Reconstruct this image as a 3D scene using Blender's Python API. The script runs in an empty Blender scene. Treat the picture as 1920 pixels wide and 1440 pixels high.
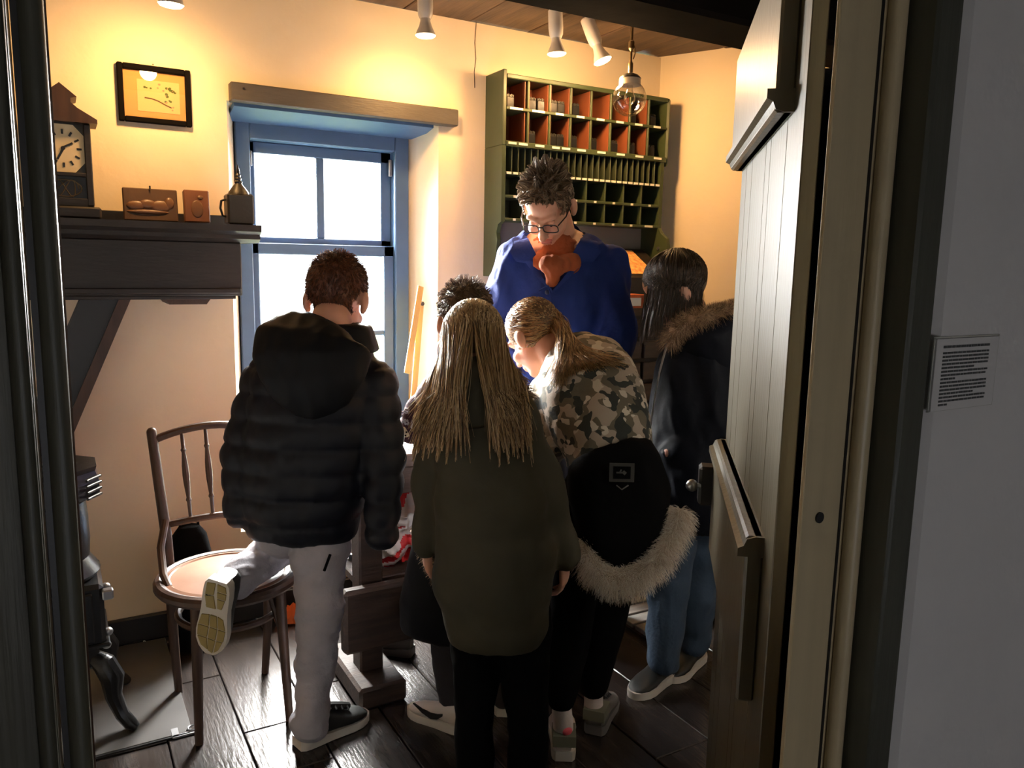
import bpy, bmesh, math, random
import numpy as np
from mathutils import Vector, Matrix, noise
random.seed(7); RNG = np.random.default_rng(11)
rad = math.radians
SC = bpy.context.scene
COL = SC.collection

# ------------------------------------------------------------------ camera
FPX, PITCH, ROLL, YAW, CAMH = 1480.0, rad(8.65), rad(1.1), rad(60), 1.42
ZV = np.array([0, 0, 1.0])
FH = np.array([math.cos(YAW), math.sin(YAW), 0]); R0 = np.array([math.sin(YAW), -math.cos(YAW), 0])
FW = FH*math.cos(PITCH) - ZV*math.sin(PITCH); U0 = FH*math.sin(PITCH) + ZV*math.cos(PITCH)
CR = R0*math.cos(ROLL) + U0*math.sin(ROLL); CU = -R0*math.sin(ROLL) + U0*math.cos(ROLL)
CP = np.array([0, 0, CAMH])
cd = bpy.data.cameras.new('camera'); cam = bpy.data.objects.new('camera', cd); COL.objects.link(cam)
cd.sensor_width = 36; cd.lens = 36*FPX/1920; cd.clip_start = 0.02
m = Matrix.Identity(4)
for i in range(3):
    m[i][0], m[i][1], m[i][2], m[i][3] = CR[i], CU[i], -FW[i], CP[i]
cam.matrix_world = m
SC.camera = cam
def ray(x, y): return FW + CR*(x-960)/FPX + CU*(720-y)/FPX
def PD(x, y, d): r = ray(x, y); return CP + r*d/(r@FH)          # point at horizontal distance d
def PZ(x, y, z=0.0): r = ray(x, y); return CP + r*(z-CAMH)/r[2]  # point at height z
def PY(x, y, Y): r = ray(x, y); return CP + r*Y/r[1]             # point on the plane Y
def mpp(p): return float((np.asarray(p)-CP)@FW)/FPX              # metres per pixel at a point

# ------------------------------------------------------------------ world, sun, daylight, exposure
SC.view_settings.view_transform = 'Standard'; SC.view_settings.look = 'None'
SC.view_settings.gamma = 1.0; SC.view_settings.use_curve_mapping = False
SC.view_settings.exposure = 1.1
w = bpy.data.worlds.new('world'); SC.world = w; w.use_nodes = True
bg = w.node_tree.nodes['Background']; bg.inputs[0].default_value = (0.86, 0.93, 1.0, 1); bg.inputs[1].default_value = 5.0
def light(name, kind, loc, energy, color=(1, 1, 1), aim=None, parent=None, **kw):
    l = bpy.data.lights.new(name, kind); l.energy = energy; l.color = color
    for k, v in kw.items(): setattr(l, k, v)
    o = bpy.data.objects.new(name, l); COL.objects.link(o); o.location = loc
    if aim is not None:
        o.rotation_euler = (Vector(aim)-Vector(loc)).to_track_quat('-Z', 'Y').to_euler()
    return o
light('sun', 'SUN', (0, 6, 3), 18.0, (1, 0.93, 0.82), aim=(0+0.30, 6-1.0, 3-0.20), angle=rad(1.5))
light('window_daylight', 'AREA', (0.99, 4.6, 2.2), 2300, (1.0, 0.97, 0.93), aim=(1.0, 2.6, 0.9), shape='RECTANGLE', size=2.6, size_y=2.0)
light('hall_daylight', 'AREA', (0.5, -1.5, 0.75), 2.2, (0.88, 0.91, 1.0), aim=(1.15, 0.6, 1.0), shape='RECTANGLE', size=0.9, size_y=0.7)
SC.cycles.max_bounces = 8; SC.cycles.diffuse_bounces = 5; SC.cycles.transparent_max_bounces = 12
SC.cycles.sample_clamp_indirect = 6.0
SC.cycles.caustics_reflective = False; SC.cycles.caustics_refractive = False

# ------------------------------------------------------------------ materials
MAT = {}
def mat(name, col, rough=0.6, bump=0, bscale=60, var=0, vscale=8, vcol=None, metal=0, stretch=None, spec=0.5, sheen=0, emit=None, estr=0, coat=0, sss=0):
    if name in MAT: return MAT[name]
    m = bpy.data.materials.new(name); m.use_nodes = True; nt = m.node_tree; N = nt.nodes; L = nt.links
    b = N['Principled BSDF']; b.inputs['Base Color'].default_value = (*col, 1); b.inputs['Roughness'].default_value = rough
    b.inputs['Metallic'].default_value = metal; b.inputs['Specular IOR Level'].default_value = spec
    if sheen: b.inputs['Sheen Weight'].default_value = sheen
    if coat: b.inputs['Coat Weight'].default_value = coat; b.inputs['Coat Roughness'].default_value = 0.15
    if sss: b.inputs['Subsurface Weight'].default_value = sss; b.inputs['Subsurface Radius'].default_value = (0.01, 0.004, 0.002)
    if emit: b.inputs['Emission Color'].default_value = (*emit, 1); b.inputs['Emission Strength'].default_value = estr
    tc = N.new('ShaderNodeTexCoord'); mp = N.new('ShaderNodeMapping'); L.new(tc.outputs['Object'], mp.inputs[0])
    if stretch: mp.inputs['Scale'].default_value = stretch
    if var:
        n = N.new('ShaderNodeTexNoise'); n.inputs['Scale'].default_value = vscale; n.inputs['Detail'].default_value = 6
        L.new(mp.outputs[0], n.inputs[0])
        r = N.new('ShaderNodeValToRGB'); r.color_ramp.elements[0].position = 0.35; r.color_ramp.elements[1].position = 0.65
        a = vcol or tuple(c*(1-var) for c in col)
        r.color_ramp.elements[0].color = (*a, 1); r.color_ramp.elements[1].color = (*col, 1)
        L.new(n.outputs[0], r.inputs[0]); L.new(r.outputs[0], b.inputs['Base Color'])
    if bump:
        n2 = N.new('ShaderNodeTexNoise'); n2.inputs['Scale'].default_value = bscale; n2.inputs['Detail'].default_value = 4
        L.new(mp.outputs[0], n2.inputs[0])
        bp = N.new('ShaderNodeBump'); bp.inputs['Strength'].default_value = bump; bp.inputs['Distance'].default_value = 0.01
        L.new(n2.outputs[0], bp.inputs['Height']); L.new(bp.outputs[0], b.inputs['Normal'])
    MAT[name] = m; return m
def glass(name, tint=(1, 1, 1), rough=0.0, refl=.05, rim=0):
    m = bpy.data.materials.new(name); m.use_nodes = True; nt = m.node_tree; N = nt.nodes; L = nt.links
    N.remove(N['Principled BSDF']); out = N['Material Output']
    t = N.new('ShaderNodeBsdfTransparent'); t.inputs[0].default_value = (*tint, 1)
    g = N.new('ShaderNodeBsdfGlossy'); g.inputs['Roughness'].default_value = rough
    x = N.new('ShaderNodeMixShader'); x.inputs[0].default_value = refl
    if rim: lw = N.new('ShaderNodeLayerWeight'); lw.inputs[0].default_value = rim; L.new(lw.outputs['Facing'], x.inputs[0])
    L.new(t.outputs[0], x.inputs[1]); L.new(g.outputs[0], x.inputs[2])
    L.new(x.outputs[0], out.inputs[0]); MAT[name] = m; return m
def camo():
    m = mat('camo_fabric', (.4, .33, .26), 0.85, bump=.2, bscale=120); nt = m.node_tree; N = nt.nodes; L = nt.links; b = N['Principled BSDF']
    tc = N.new('ShaderNodeTexCoord'); prev = None
    cols = [((.30, .24, .185), 0, 9), ((.10, .085, .055), .505, 20), ((.46, .39, .31), .60, 24), ((.018, .021, .017), .565, 23)]
    for i, (c, th, s) in enumerate(cols):
        rgb = N.new('ShaderNodeRGB'); rgb.outputs[0].default_value = (*c, 1)
        if prev is None: prev = rgb.outputs[0]; continue
        mp = N.new('ShaderNodeMapping'); mp.inputs['Location'].default_value = (i*3.7, i*1.3, i*5.1); L.new(tc.outputs['Object'], mp.inputs[0])
        n = N.new('ShaderNodeTexNoise'); n.inputs['Scale'].default_value = s; n.inputs['Detail'].default_value = 1.6; L.new(mp.outputs[0], n.inputs[0])
        g = N.new('ShaderNodeMath'); g.operation = 'GREATER_THAN'; g.inputs[1].default_value = th; L.new(n.outputs[0], g.inputs[0])
        mx = N.new('ShaderNodeMixRGB'); L.new(g.outputs[0], mx.inputs[0]); L.new(prev, mx.inputs[1]); L.new(rgb.outputs[0], mx.inputs[2]); prev = mx.outputs[0]
    L.new(prev, b.inputs['Base Color']); return m
plaster = mat('cream_plaster', (.87, .72, .50), .9, bump=.25, bscale=14, var=.06, vscale=3)
white_plaster = mat('white_plaster', (.62, .60, .57), .9, bump=.25, bscale=20, var=.05, vscale=4)
ceil_wood = mat('ceiling_wood', (.10, .058, .032), .6, bump=.2, bscale=20, var=.5, vscale=5, stretch=(6, .6, 6))
beam_wood = mat('black_beam', (.006, .005, .0045), .9, bump=.3, bscale=10, spec=.04)
floor_wood = mat('floor_wood', (.036, .028, .025), .25, bump=.12, bscale=25, var=.45, vscale=6, stretch=(5, .8, 5))
black_paint = mat('black_paint', (.012, .011, .011), .4)
blue_paint = mat('blue_paint', (.056, .112, .21), .45, bump=.05, bscale=40, var=.1, vscale=10)
lintel_paint = mat('grey_brown_paint', (.075, .064, .05), .55, bump=.15, bscale=30, var=.15, stretch=(1, 6, 6))
door_paint = mat('door_paint', (.105, .089, .056), .33, bump=.1, bscale=14, var=.12, vscale=5, stretch=(6, 6, .4))
jamb_paint = mat('olive_frame_paint', (.52, .42, .25), .4, bump=.06, bscale=16, var=.1, stretch=(6, 6, .4))
dark_frame = mat('dark_green_paint', (.055, .055, .036), .4, bump=.08, bscale=16, var=.2, stretch=(8, 8, .4))
left_frame = mat('grey_green_frame_paint', (.075, .07, .046), .45, bump=.08, bscale=16, var=.25, vscale=6, stretch=(10, 10, .4))
green_paint = mat('green_paint', (.048, .066, .027), .45, bump=.06, bscale=30, var=.15)
green_dark = mat('dark_green_inside', (.035, .046, .022), .6)
rust_paint = mat('rust_red_inside', (.20, .055, .02), .6, var=.2)
label_white = mat('paper_label', (.80, .76, .65), .7)
dark_wood = mat('dark_wood', (.017, .012, .009), .5, bump=.1, bscale=20, var=.3, stretch=(1, 6, 6))
brown_wood = mat('brown_wood', (.065, .030, .016), .45, bump=.1, bscale=20, var=.4, stretch=(4, 4, .6))
drawer_wood = mat('drawer_wood', (.07, .04, .022), .5, bump=.1, bscale=20, var=.4, stretch=(.8, 6, 6))
bench_wood = mat('bench_wood', (.05, .026, .016), .65, bump=.25, bscale=25, var=.5, stretch=(.8, 6, 6))
seat_wood = mat('chair_seat_wood', (.30, .15, .09), .35, bump=.04, bscale=30, var=.25)
iron = mat('cast_iron', (.018, .018, .019), .32, bump=.08, bscale=50, metal=.4)
steel = mat('worn_steel', (.35, .35, .36), .35, metal=.9)
pewter = mat('dark_tin', (.05, .046, .04), .45, metal=.6, bump=.1)
brass = mat('aged_brass', (.16, .11, .055), .4, metal=.8)
lamp_white = mat('white_enamel', (.75, .70, .62), .35)
yellow_wood = mat('yellow_wood', (.70, .42, .12), .5, var=.15, stretch=(6, 6, .6))
pane_glass = glass('window_glass', (.97, .98, .98))
globe_glass = glass('globe_glass', (.93, .92, .90), rim=.22)
clear_glass = glass('picture_glass', (.98, .98, .98))
navy = mat('navy_nylon', (.0065, .0075, .0125), .5, bump=.12, bscale=40, spec=.25)
navy2 = mat('navy_hood', (.006, .0065, .0085), .6, bump=.12, bscale=40, spec=.2)
jean_grey = mat('grey_denim', (.44, .42, .46), .85, bump=.25, bscale=90, var=.15, vscale=10)
jean_blue = mat('blue_denim', (.05, .085, .14), .85, bump=.25, bscale=90, var=.25, vscale=10)
black_cloth = mat('black_cloth', (.0022, .0022, .0026), .9, bump=.15, bscale=60, spec=.08)
olive = mat('olive_cotton', (.060, .054, .034), .75, bump=.2, bscale=30, var=.15, spec=.25)
work_blue = mat('blue_cotton', (.018, .040, .20), .8, bump=.2, bscale=50, var=.12, spec=.2)
orange_cloth = mat('orange_cloth', (.42, .10, .03), .85, bump=.3, bscale=60, var=.3)
skin = mat('skin', (.62, .33, .23), .5, bump=.05, bscale=120, sss=.15)
hair_red = [mat('hair_auburn', (.10, .030, .012), .45), mat('hair_dark_brown', (.045, .016, .009), .45), mat('hair_copper', (.19, .06, .02), .45)]
hair_blond = [mat('hair_dark_blond', (.33, .20, .09), .42), mat('hair_blond', (.54, .37, .18), .42), mat('hair_brown', (.12, .068, .032), .42), mat('hair_pale', (.74, .57, .35), .42)]
hair_brown = [mat('hair_brunette', (.040, .024, .014), .42), mat('hair_brunette_light', (.085, .052, .030), .42), mat('hair_brunette_dark', (.02, .012, .008), .42)]
hair_grey = [mat('hair_grey_brown', (.19, .12, .07), .5), mat('hair_ash', (.36, .28, .20), .5), mat('hair_umber', (.08, .048, .028), .5)]
fur_cream = [mat('fur_cream', (.84, .76, .65), .7), mat('fur_sand', (.66, .56, .45), .7), mat('fur_white', (.90, .86, .78), .7)]
fur_brown = [mat('fur_brown', (.34, .21, .115), .7), mat('fur_tan', (.55, .38, .23), .7), mat('fur_dark', (.14, .085, .05), .7)]
rubber_white = mat('white_rubber', (.62, .58, .52), .6)
shoe_white = mat('white_leather', (.66, .60, .56), .5)
shoe_black = mat('black_leather', (.012, .013, .012), .5)
shoe_grey = mat('grey_suede', (.13, .12, .11), .8)
shoe_olive = mat('olive_mesh', (.16, .16, .11), .8)
sock = mat('white_sock', (.66, .58, .56), .9, bump=.2, bscale=80)
paper_white = mat('white_paper', (.85, .84, .82), .8)
red_print = mat('red_print', (.62, .02, .025), .6)
teal_print = mat('teal_print', (.02, .22, .27), .6)
zinc = mat('dark_plate', (.07, .065, .062), .35, var=.2)

# ------------------------------------------------------------------ mesh helpers
class MB:
    def __init__(s): s.v = []; s.f = []; s.mi = []
    def add(s, v, f, mi=0):
        n = len(s.v); s.v.extend([tuple(map(float, p)) for p in v]); s.f.extend([tuple(i+n for i in q) for q in f]); s.mi.extend([mi]*len(f)); return s
    def box(s, c, size, b=0.0, M=None, mi=0):
        hx, hy, hz = size[0]/2, size[1]/2, size[2]/2; b = min(b, hx*.9, hy*.9, hz*.9); V = []; F = []
        if b <= 0:
            V = [(x, y, z) for x in (-hx, hx) for y in (-hy, hy) for z in (-hz, hz)]
            F = [(0, 1, 3, 2), (4, 6, 7, 5), (0, 4, 5, 1), (2, 3, 7, 6), (0, 2, 6, 4), (1, 5, 7, 3)]
        else:
            idx = {}
            for sx in (-1, 1):
                for sy in (-1, 1):
                    for sz in (-1, 1):
                        for a in range(3):
                            p = [sx*(hx-b), sy*(hy-b), sz*(hz-b)]; p[a] = (sx*hx, sy*hy, sz*hz)[a]
                            idx[(sx, sy, sz, a)] = len(V); V.append(tuple(p))
            for a in range(3):
                o = [i for i in range(3) if i != a]
                for sa in (-1, 1):
                    q = []
                    for s1, s2 in ((-1, -1), (1, -1), (1, 1), (-1, 1)):
                        k = [0, 0, 0]; k[a] = sa; k[o[0]] = s1; k[o[1]] = s2; q.append(idx[(*k, a)])
                    F.append(tuple(q))
                for s1 in (-1, 1):
                    for s2 in (-1, 1):
                        q = []
                        for sa, ax in ((-1, o[0]), (1, o[0]), (1, o[1]), (-1, o[1])):
                            k = [0, 0, 0]; k[a] = sa; k[o[0]] = s1; k[o[1]] = s2; q.append(idx[(*k, ax)])
                        F.append(tuple(q))
            for sx in (-1, 1):
                for sy in (-1, 1):
                    for sz in (-1, 1): F.append(tuple(idx[(sx, sy, sz, a)] for a in range(3)))
        if M is not None: V = [tuple(M @ Vector(p)) for p in V]
        return s.add([(p[0]+c[0], p[1]+c[1], p[2]+c[2]) for p in V], F, mi)
    def bar(s, p0, p1, wd, th, up=(0, 0, 1), b=0.004, mi=0):      # square timber between two points
        p0, p1 = Vector(p0), Vector(p1); d = p1-p0; z = d.normalized(); x = z.cross(Vector(up)).normalized(); y = z.cross(x)
        M = Matrix((x, y, z)).transposed(); c = (p0+p1)/2
        return s.box(c, (wd, th, d.length), b, M, mi)
    def tube(s, pts, r, n=10, cap=True, closed=False, mi=0):
        P = [Vector(p) for p in pts]; k = len(P); R = r if hasattr(r, '__len__') else [r]*k; V = []; F = []; ref = None
        for i in range(k):
            t = (P[(i+1) % k]-P[i-1]) if closed else (P[min(i+1, k-1)]-P[max(i-1, 0)])
            t.normalize()
            if ref is None: ref = Vector((0, 0, 1)) if abs(t.z) < .9 else Vector((1, 0, 0)); ref = (ref - t*ref.dot(t)).normalized()
            else: ref = (ref - t*ref.dot(t)).normalized()
            bb = t.cross(ref)
            for j in range(n):
                a = 2*math.pi*j/n; V.append(P[i]+(ref*math.cos(a)+bb*math.sin(a))*R[i])
        for i in range(k if closed else k-1):
            for j in range(n):
                a = i*n+j; b2 = i*n+(j+1) % n; i2 = (i+1) % k; F.append((a, b2, i2*n+(j+1) % n, i2*n+j))
        if cap and not closed: F.append(tuple(range(n))[::-1]); F.append(tuple(range((k-1)*n, k*n)))
        return s.add(V, F, mi)
    def cyl(s, p0, p1, r0, r1=None, n=16, mi=0): return s.tube([p0, p1], [r0, r0 if r1 is None else r1], n, mi=mi)
    def lathe(s, prof, c=(0, 0, 0), n=24, M=None, mi=0):
        V = []; F = []; k = len(prof)
        for (r, z) in prof:
            for j in range(n):
                a = 2*math.pi*j/n; p = Vector((max(r, 1e-4)*math.cos(a), max(r, 1e-4)*math.sin(a), z))
                if M is not None: p = M @ p
                V.append(p+Vector(c))
        for i in range(k-1):
            for j in range(n): F.append((i*n+j, i*n+(j+1) % n, (i+1)*n+(j+1) % n, (i+1)*n+j))
        F.append(tuple(range(n))[::-1]); F.append(tuple(range((k-1)*n, k*n)))
        return s.add(V, F, mi)
    def loft(s, rings, mi=0):
        n = len(rings[0]); V = [p for r in rings for p in r]; F = []
        for i in range(len(rings)-1):
            for j in range(n): F.append((i*n+j, i*n+(j+1) % n, (i+1)*n+(j+1) % n, (i+1)*n+j))
        F.append(tuple(range(n))[::-1]); F.append(tuple(range((len(rings)-1)*n, len(rings)*n)))
        return s.add(V, F, mi)
    def ell(s, c, r, M=None, nu=16, nv=10, mi=0):
        if not hasattr(r, '__len__'): r = (r, r, r)
        V = []; F = []
        for i in range(1, nv):
            th = math.pi*i/nv
            for j in range(nu):
                a = 2*math.pi*j/nu; V.append(Vector((r[0]*math.sin(th)*math.cos(a), r[1]*math.sin(th)*math.sin(a), r[2]*math.cos(th))))
        V += [Vector((0, 0, r[2])), Vector((0, 0, -r[2]))]
        for i in range(nv-2):
            for j in range(nu): F.append((i*nu+j, (i+1)*nu+j, (i+1)*nu+(j+1) % nu, i*nu+(j+1) % nu))
        t = len(V)-2
        for j in range(nu): F.append((t, j, (j+1) % nu)); F.append((t+1, (nv-2)*nu+(j+1) % nu, (nv-2)*nu+j))
        if M is not None: V = [M @ p for p in V]
        c = Vector(c); return s.add([p+c for p in V], F, mi)
    def caps(s, p0, p1, r0, r1, n=14):                                # tapered capsule
        s.tube([p0, p1], [r0, r1], n); s.ell(p0, r0, nu=n, nv=8); s.ell(p1, r1, nu=n, nv=8); return s
    def prism(s, poly, y0, y1, axis='y', mi=0):                       # polygon of (a,b) extruded along an axis
        n = len(poly)
        if axis == 'y': A = [(a, y0, b) for a, b in poly]; B = [(a, y1, b) for a, b in poly]
        elif axis == 'x': A = [(y0, a, b) for a, b in poly]; B = [(y1, a, b) for a, b in poly]
        else: A = [(a, b, y0) for a, b in poly]; B = [(a, b, y1) for a, b in poly]
        F = [tuple(range(n)), tuple(range(n, 2*n))[::-1]] + [(i, (i+1) % n, n+(i+1) % n, n+i) for i in range(n)]
        return s.add(A+B, F, mi)

def props(o, label=None, cat=None, group=None, kind=None):
    if label: o['label'] = label
    if cat: o['category'] = cat
    if group: o['group'] = group
    if kind: o['kind'] = kind
    return o
def mkobj(name, me, mats, parent=None, loc=None):
    o = bpy.data.objects.new(name, me); COL.objects.link(o)
    for mm in (mats if isinstance(mats, (list, tuple)) else [mats]): me.materials.append(mm)
    if loc is not None: o.location = loc
    if parent is not None: o.parent = parent
    return o
def build(name, mb, mats, parent=None, smooth=True, ang=35, loc=None):
    me = bpy.data.meshes.new(name); me.from_pydata(mb.v, [], mb.f)
    b = bmesh.new(); b.from_mesh(me); bmesh.ops.recalc_face_normals(b, faces=b.faces); b.to_mesh(me); b.free()
    if any(mb.mi): me.polygons.foreach_set('material_index', mb.mi)
    if smooth:
        me.polygons.foreach_set('use_smooth', [True]*len(me.polygons)); me.set_sharp_from_angle(angle=rad(ang))
    return mkobj(name, me, mats, parent, loc)
def empty(name, loc=(0, 0, 0), rz=0, **kw):
    o = bpy.data.objects.new(name, None); COL.objects.link(o); o.location = loc; o.rotation_euler = (0, 0, rz); o.empty_display_size = .1
    return props(o, **kw)
def like(o, name=None, parent=None, loc=None, rot=None):              # copy sharing mesh data
    c = o.copy(); COL.objects.link(c)
    if parent is not None: c.parent = parent
    if loc is not None: c.location = loc
    if rot is not None: c.rotation_euler = rot
    return c
def copy_thing(root, loc, rz=0.0, label=None):
    r = root.copy(); COL.objects.link(r); r.location = loc; r.rotation_euler = (0, 0, rz)
    if label: r['label'] = label
    for ch in list(root.children):
        c = ch.copy(); COL.objects.link(c); c.parent = r
    return r
def struct(name, mb, m, **kw): o = build(name, mb, m, smooth=kw.pop('smooth', False)); o['kind'] = 'structure'; return o

# ------------------------------------------------------------------ room shell
YB, ZC = 3.10, 2.41
WX0, WX1, WZ0, WZ1 = 0.575, 1.415, 0.36, 1.985       # opening in the back wall (room side)
FX0, FX1, FZ1 = 0.63, 1.345, 1.955                   # frame end of the splayed reveal
FY = 3.28
CX = 2.58                                            # far right corner
def rwx(Y): return CX + 0.50*(YB-Y)                  # the right wall runs askew
# floor: wide boards as pieces
fl = MB().box((1.5, 1.9, -.055), (5.2, 3.0, .05)); floor = struct('floor', fl, black_paint)
xs = [-1.02+.205*i for i in range(24)]
pieces = {}
for i, x in enumerate(xs[:-1]):
    cuts = [.60] + sorted([1.25+.9*((i*37) % 10)/10, 2.25+.55*((i*53) % 10)/10]) + [3.10]
    for a, b in zip(cuts[:-1], cuts[1:]):
        hgt = -.0012*((i*7) % 3)
        build('plank', MB().box((0, 0, 0), (.2015, b-a-.004, .03), .0025), floor_wood, floor, False, loc=(x+.1025, (a+b)/2, -.015+hgt))
hall_floor = struct('floor.001', MB().box((.4, -.72, -.03), (3.4, 2.62, .05)), floor_wood)
# back wall with a splayed window opening
wb = MB()
yo = 3.50
def quad(mb, *p): mb.add(p, [tuple(range(len(p)))])
X0, X1 = -1.3, CX+.02
for (a, b, c, d) in ((X0, WX0, 0, ZC), (WX1, X1, 0, ZC), (WX0, WX1, 0, WZ0), (WX0, WX1, WZ1, ZC)):
    quad(wb, (a, YB, c), (b, YB, c), (b, YB, d), (a, YB, d))
for (a, b, c, d) in ((X0, FX0, -.3, 2.9), (FX1, X1, -.3, 2.9), (FX0, FX1, -.3, WZ0), (FX0, FX1, FZ1, 2.9)):
    quad(wb, (a, yo, c), (b, yo, c), (b, yo, d), (a, yo, d))
I = [(WX0, YB), (WX1, YB)]; O = [(FX0, FY), (FX1, FY)]
for (xi, xo) in ((WX0, FX0), (WX1, FX1)):
    quad(wb, (xi, YB, WZ0), (xo, FY, WZ0), (xo, FY, FZ1), (xi, YB, WZ1)); quad(wb, (xo, FY, WZ0), (xo, yo, WZ0), (xo, yo, FZ1), (xo, FY, FZ1))
for (zi, zo) in ((WZ0, WZ0), (WZ1, FZ1)):
    quad(wb, (WX0, YB, zi), (WX1, YB, zi), (FX1, FY, zo), (FX0, FY, zo)); quad(wb, (FX0, FY, zo), (FX1, FY, zo), (FX1, yo, zo), (FX0, yo, zo))
struct('wall_back', wb, plaster)
# right wall, left wall, door wall, hall
wr = MB(); p0 = (rwx(3.16), 3.16); p1 = (rwx(.74), .74); nx = .12
wr.prism([(p0[0], p0[1]), (p0[0]+nx, p0[1]+.05), (p1[0]+nx, p1[1]), (p1[0], p1[1])], -.02, 2.5, 'z'); struct('wall_right', wr, plaster)
struct('wall_left', MB().box((-1.25, 1.9, 1.2), (.1, 2.7, 2.5)), plaster)
DX0, DX1, DZ = 0.004, 0.866, 1.93                    # outer lines of the door frame
wf = MB(); wf.box((-.70, .655, 1.2), (1.16, .17, 2.5)); struct('wall_front', wf, white_plaster)
wf = MB(); wf.box((2.43, .635, 1.2), (3.05, .13, 2.5), .025); struct('wall_front.001', wf, white_plaster)
struct('wall_front.002', MB().box((.375, .655, 2.26), (.98, .17, .5)), white_plaster)
struct('wall_hall', MB().box((-1.25, -.7, 1.2), (.1, 2.6, 2.5)), white_plaster)
struct('wall_hall.001', MB().box((2.05, -.7, 1.2), (.1, 2.6, 2.5)), white_plaster)
struct('wall_hall.002', MB().box((.4, -1.98, 1.2), (3.3, .1, 2.5)), white_plaster)
struct('ceiling.001', MB().box((.4, -.65, 2.5), (3.5, 2.7, .1)), white_plaster)
# ceiling of boards
ce = MB().box((1.2, 1.9, 2.50), (5.2, 2.7, .1)); ceiling = struct('ceiling', ce, black_paint)
for i in range(18):
    x = -1.2+.29*i
    build('plank', MB().box((0, 0, 0), (.285, 2.55, .03), .004), ceil_wood, ceiling, False, loc=(x, 1.86, ZC+.015+.002*((i*5) % 3)))
struct('beam', MB().box((1.3, 2.17, 2.34), (5.0, .25, .22), .015), beam_wood)
struct('baseboard_back', MB().box((.62, YB-.012, .048), (3.9, .024, .096), .004), black_paint)
# ground outside
gr = MB(); gr.box((1, 13, -.5), (40, 19, .1)); struct('ground', gr, mat('grass_ground', (.10, .16, .05), .95, var=.4, vscale=2))
# lintel board over the window
a = PY(428, 157, YB); b = PY(852, 238, YB)
lt = MB().box(((a[0]+b[0])/2, YB-.015, (a[2]+b[2])/2), (b[0]-a[0], .05, .066), .004)
o = struct('trim_1', lt, lintel_paint); build('nail_head', MB().cyl((a[0]+.045, YB-.045, 2.025), (a[0]+.045, YB-.041, 2.025), .004), iron, o)
# soffit behind the lintel
mb = MB(); mb.prism([(3.095, 1.988), (3.095, 1.968), (FY-.03, 1.938), (FY-.03, 1.955)], .60, 1.39, 'x'); struct('trim_2', mb, blue_paint)
# thin wall crack
ck = MB(); pts = [(PY(893, 40, YB)), PY(890, 80, YB), PY(892, 110, YB), PY(889, 135, YB), PY(890, 165, YB)]
for i in range(4):
    ck.bar(Vector(pts[i])+Vector((0, -.0005, 0)), Vector(pts[i+1])+Vector((0, -.0005, 0)), .003, .002, b=0)
o = struct('wall_crack', ck, brown_wood)

# ------------------------------------------------------------------ window
win = empty('window_1', (0, FY, 0), kind='structure')
def wpart(name, x0, x1, z0, z1, y0, y1, m=blue_paint, b=.004, par=win):
    return build(name, MB().box(((x0+x1)/2, (y0+y1)/2-(FY if par is win else 0), (z0+z1)/2), (x1-x0, y1-y0, z1-z0), b), m, par, False)
fy0, fy1 = FY-.03, FY+.07
wpart('frame', FX0, FX0+.055, WZ0, FZ1, fy0, fy1); wpart('frame', FX1-.062, FX1, WZ0, FZ1, fy0, fy1)
wpart('frame', FX0+.055, FX1-.062, FZ1-.075, FZ1, fy0, fy1); wpart('frame', FX0+.055, FX1-.062, WZ0, WZ0+.06, fy0, fy1)
wpart('sill', FX0-.01, FX1+.01, WZ0-.02, WZ0+.012, YB-.03, FY)
sx0, sx1 = FX0+.055, FX1-.062
sy = FY+.015
zt, zm, zb = FZ1-.075, 1.475, .42
def sash(name, z0, z1, y, rows, xa=sx0, xb=sx1):
    s = wpart(name, xa, xa+.028, z0, z1, y, y+.035)
    def sp(n, *a): return wpart(n, *a, par=s) if False else build(n, MB().box(((a[0]+a[1])/2, (a[4]+a[5])/2-FY, (a[2]+a[3])/2), (a[1]-a[0], a[5]-a[4], a[3]-a[2]), .003), blue_paint, s, False)
    sp('stile', xb-.045, xb, z0, z1, y, y+.035)
    sp('rail', xa, xb, z1-.045, z1, y, y+.035); sp('rail', xa, xb, z0, z0+.035, y, y+.035)
    xm = (xa+xb-.017)/2
    sp('muntin', xm-.0165, xm+.0165, z0+.035, z1-.045, y+.002, y+.033)
    for k in range(1, rows):
        zz = z0+.035+(z1-.08-z0)*k/rows; sp('muntin', xa+.028, xb-.045, zz-.011, zz+.011, y+.004, y+.03)
    for k in range(rows):
        za = z0+.035+(z1-.08-z0)*k/rows; zc = z0+.035+(z1-.08-z0)*(k+1)/rows
        for (xl, xr) in ((xa+.028, xm), (xm, xb-.045)):
            build('pane', MB().box(((xl+xr)/2, y+.016-FY, (za+zc)/2), (xr-xl, .003, zc-za), 0), pane_glass, s, False)
    return s
sash('upper_sash', zm, zt, sy+.012, 1)
sash('lower_sash', zb, zm+.01, sy-.024, 3)
wpart('catch', sx1-.016, sx1-.004, zt-.10, zt-.03, sy-.018, sy-.002, steel, .002)
wpart('hinge', sx0+.001, sx0+.012, zt-.10, zt-.04, sy-.018, sy-.002, steel, .002)

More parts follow.
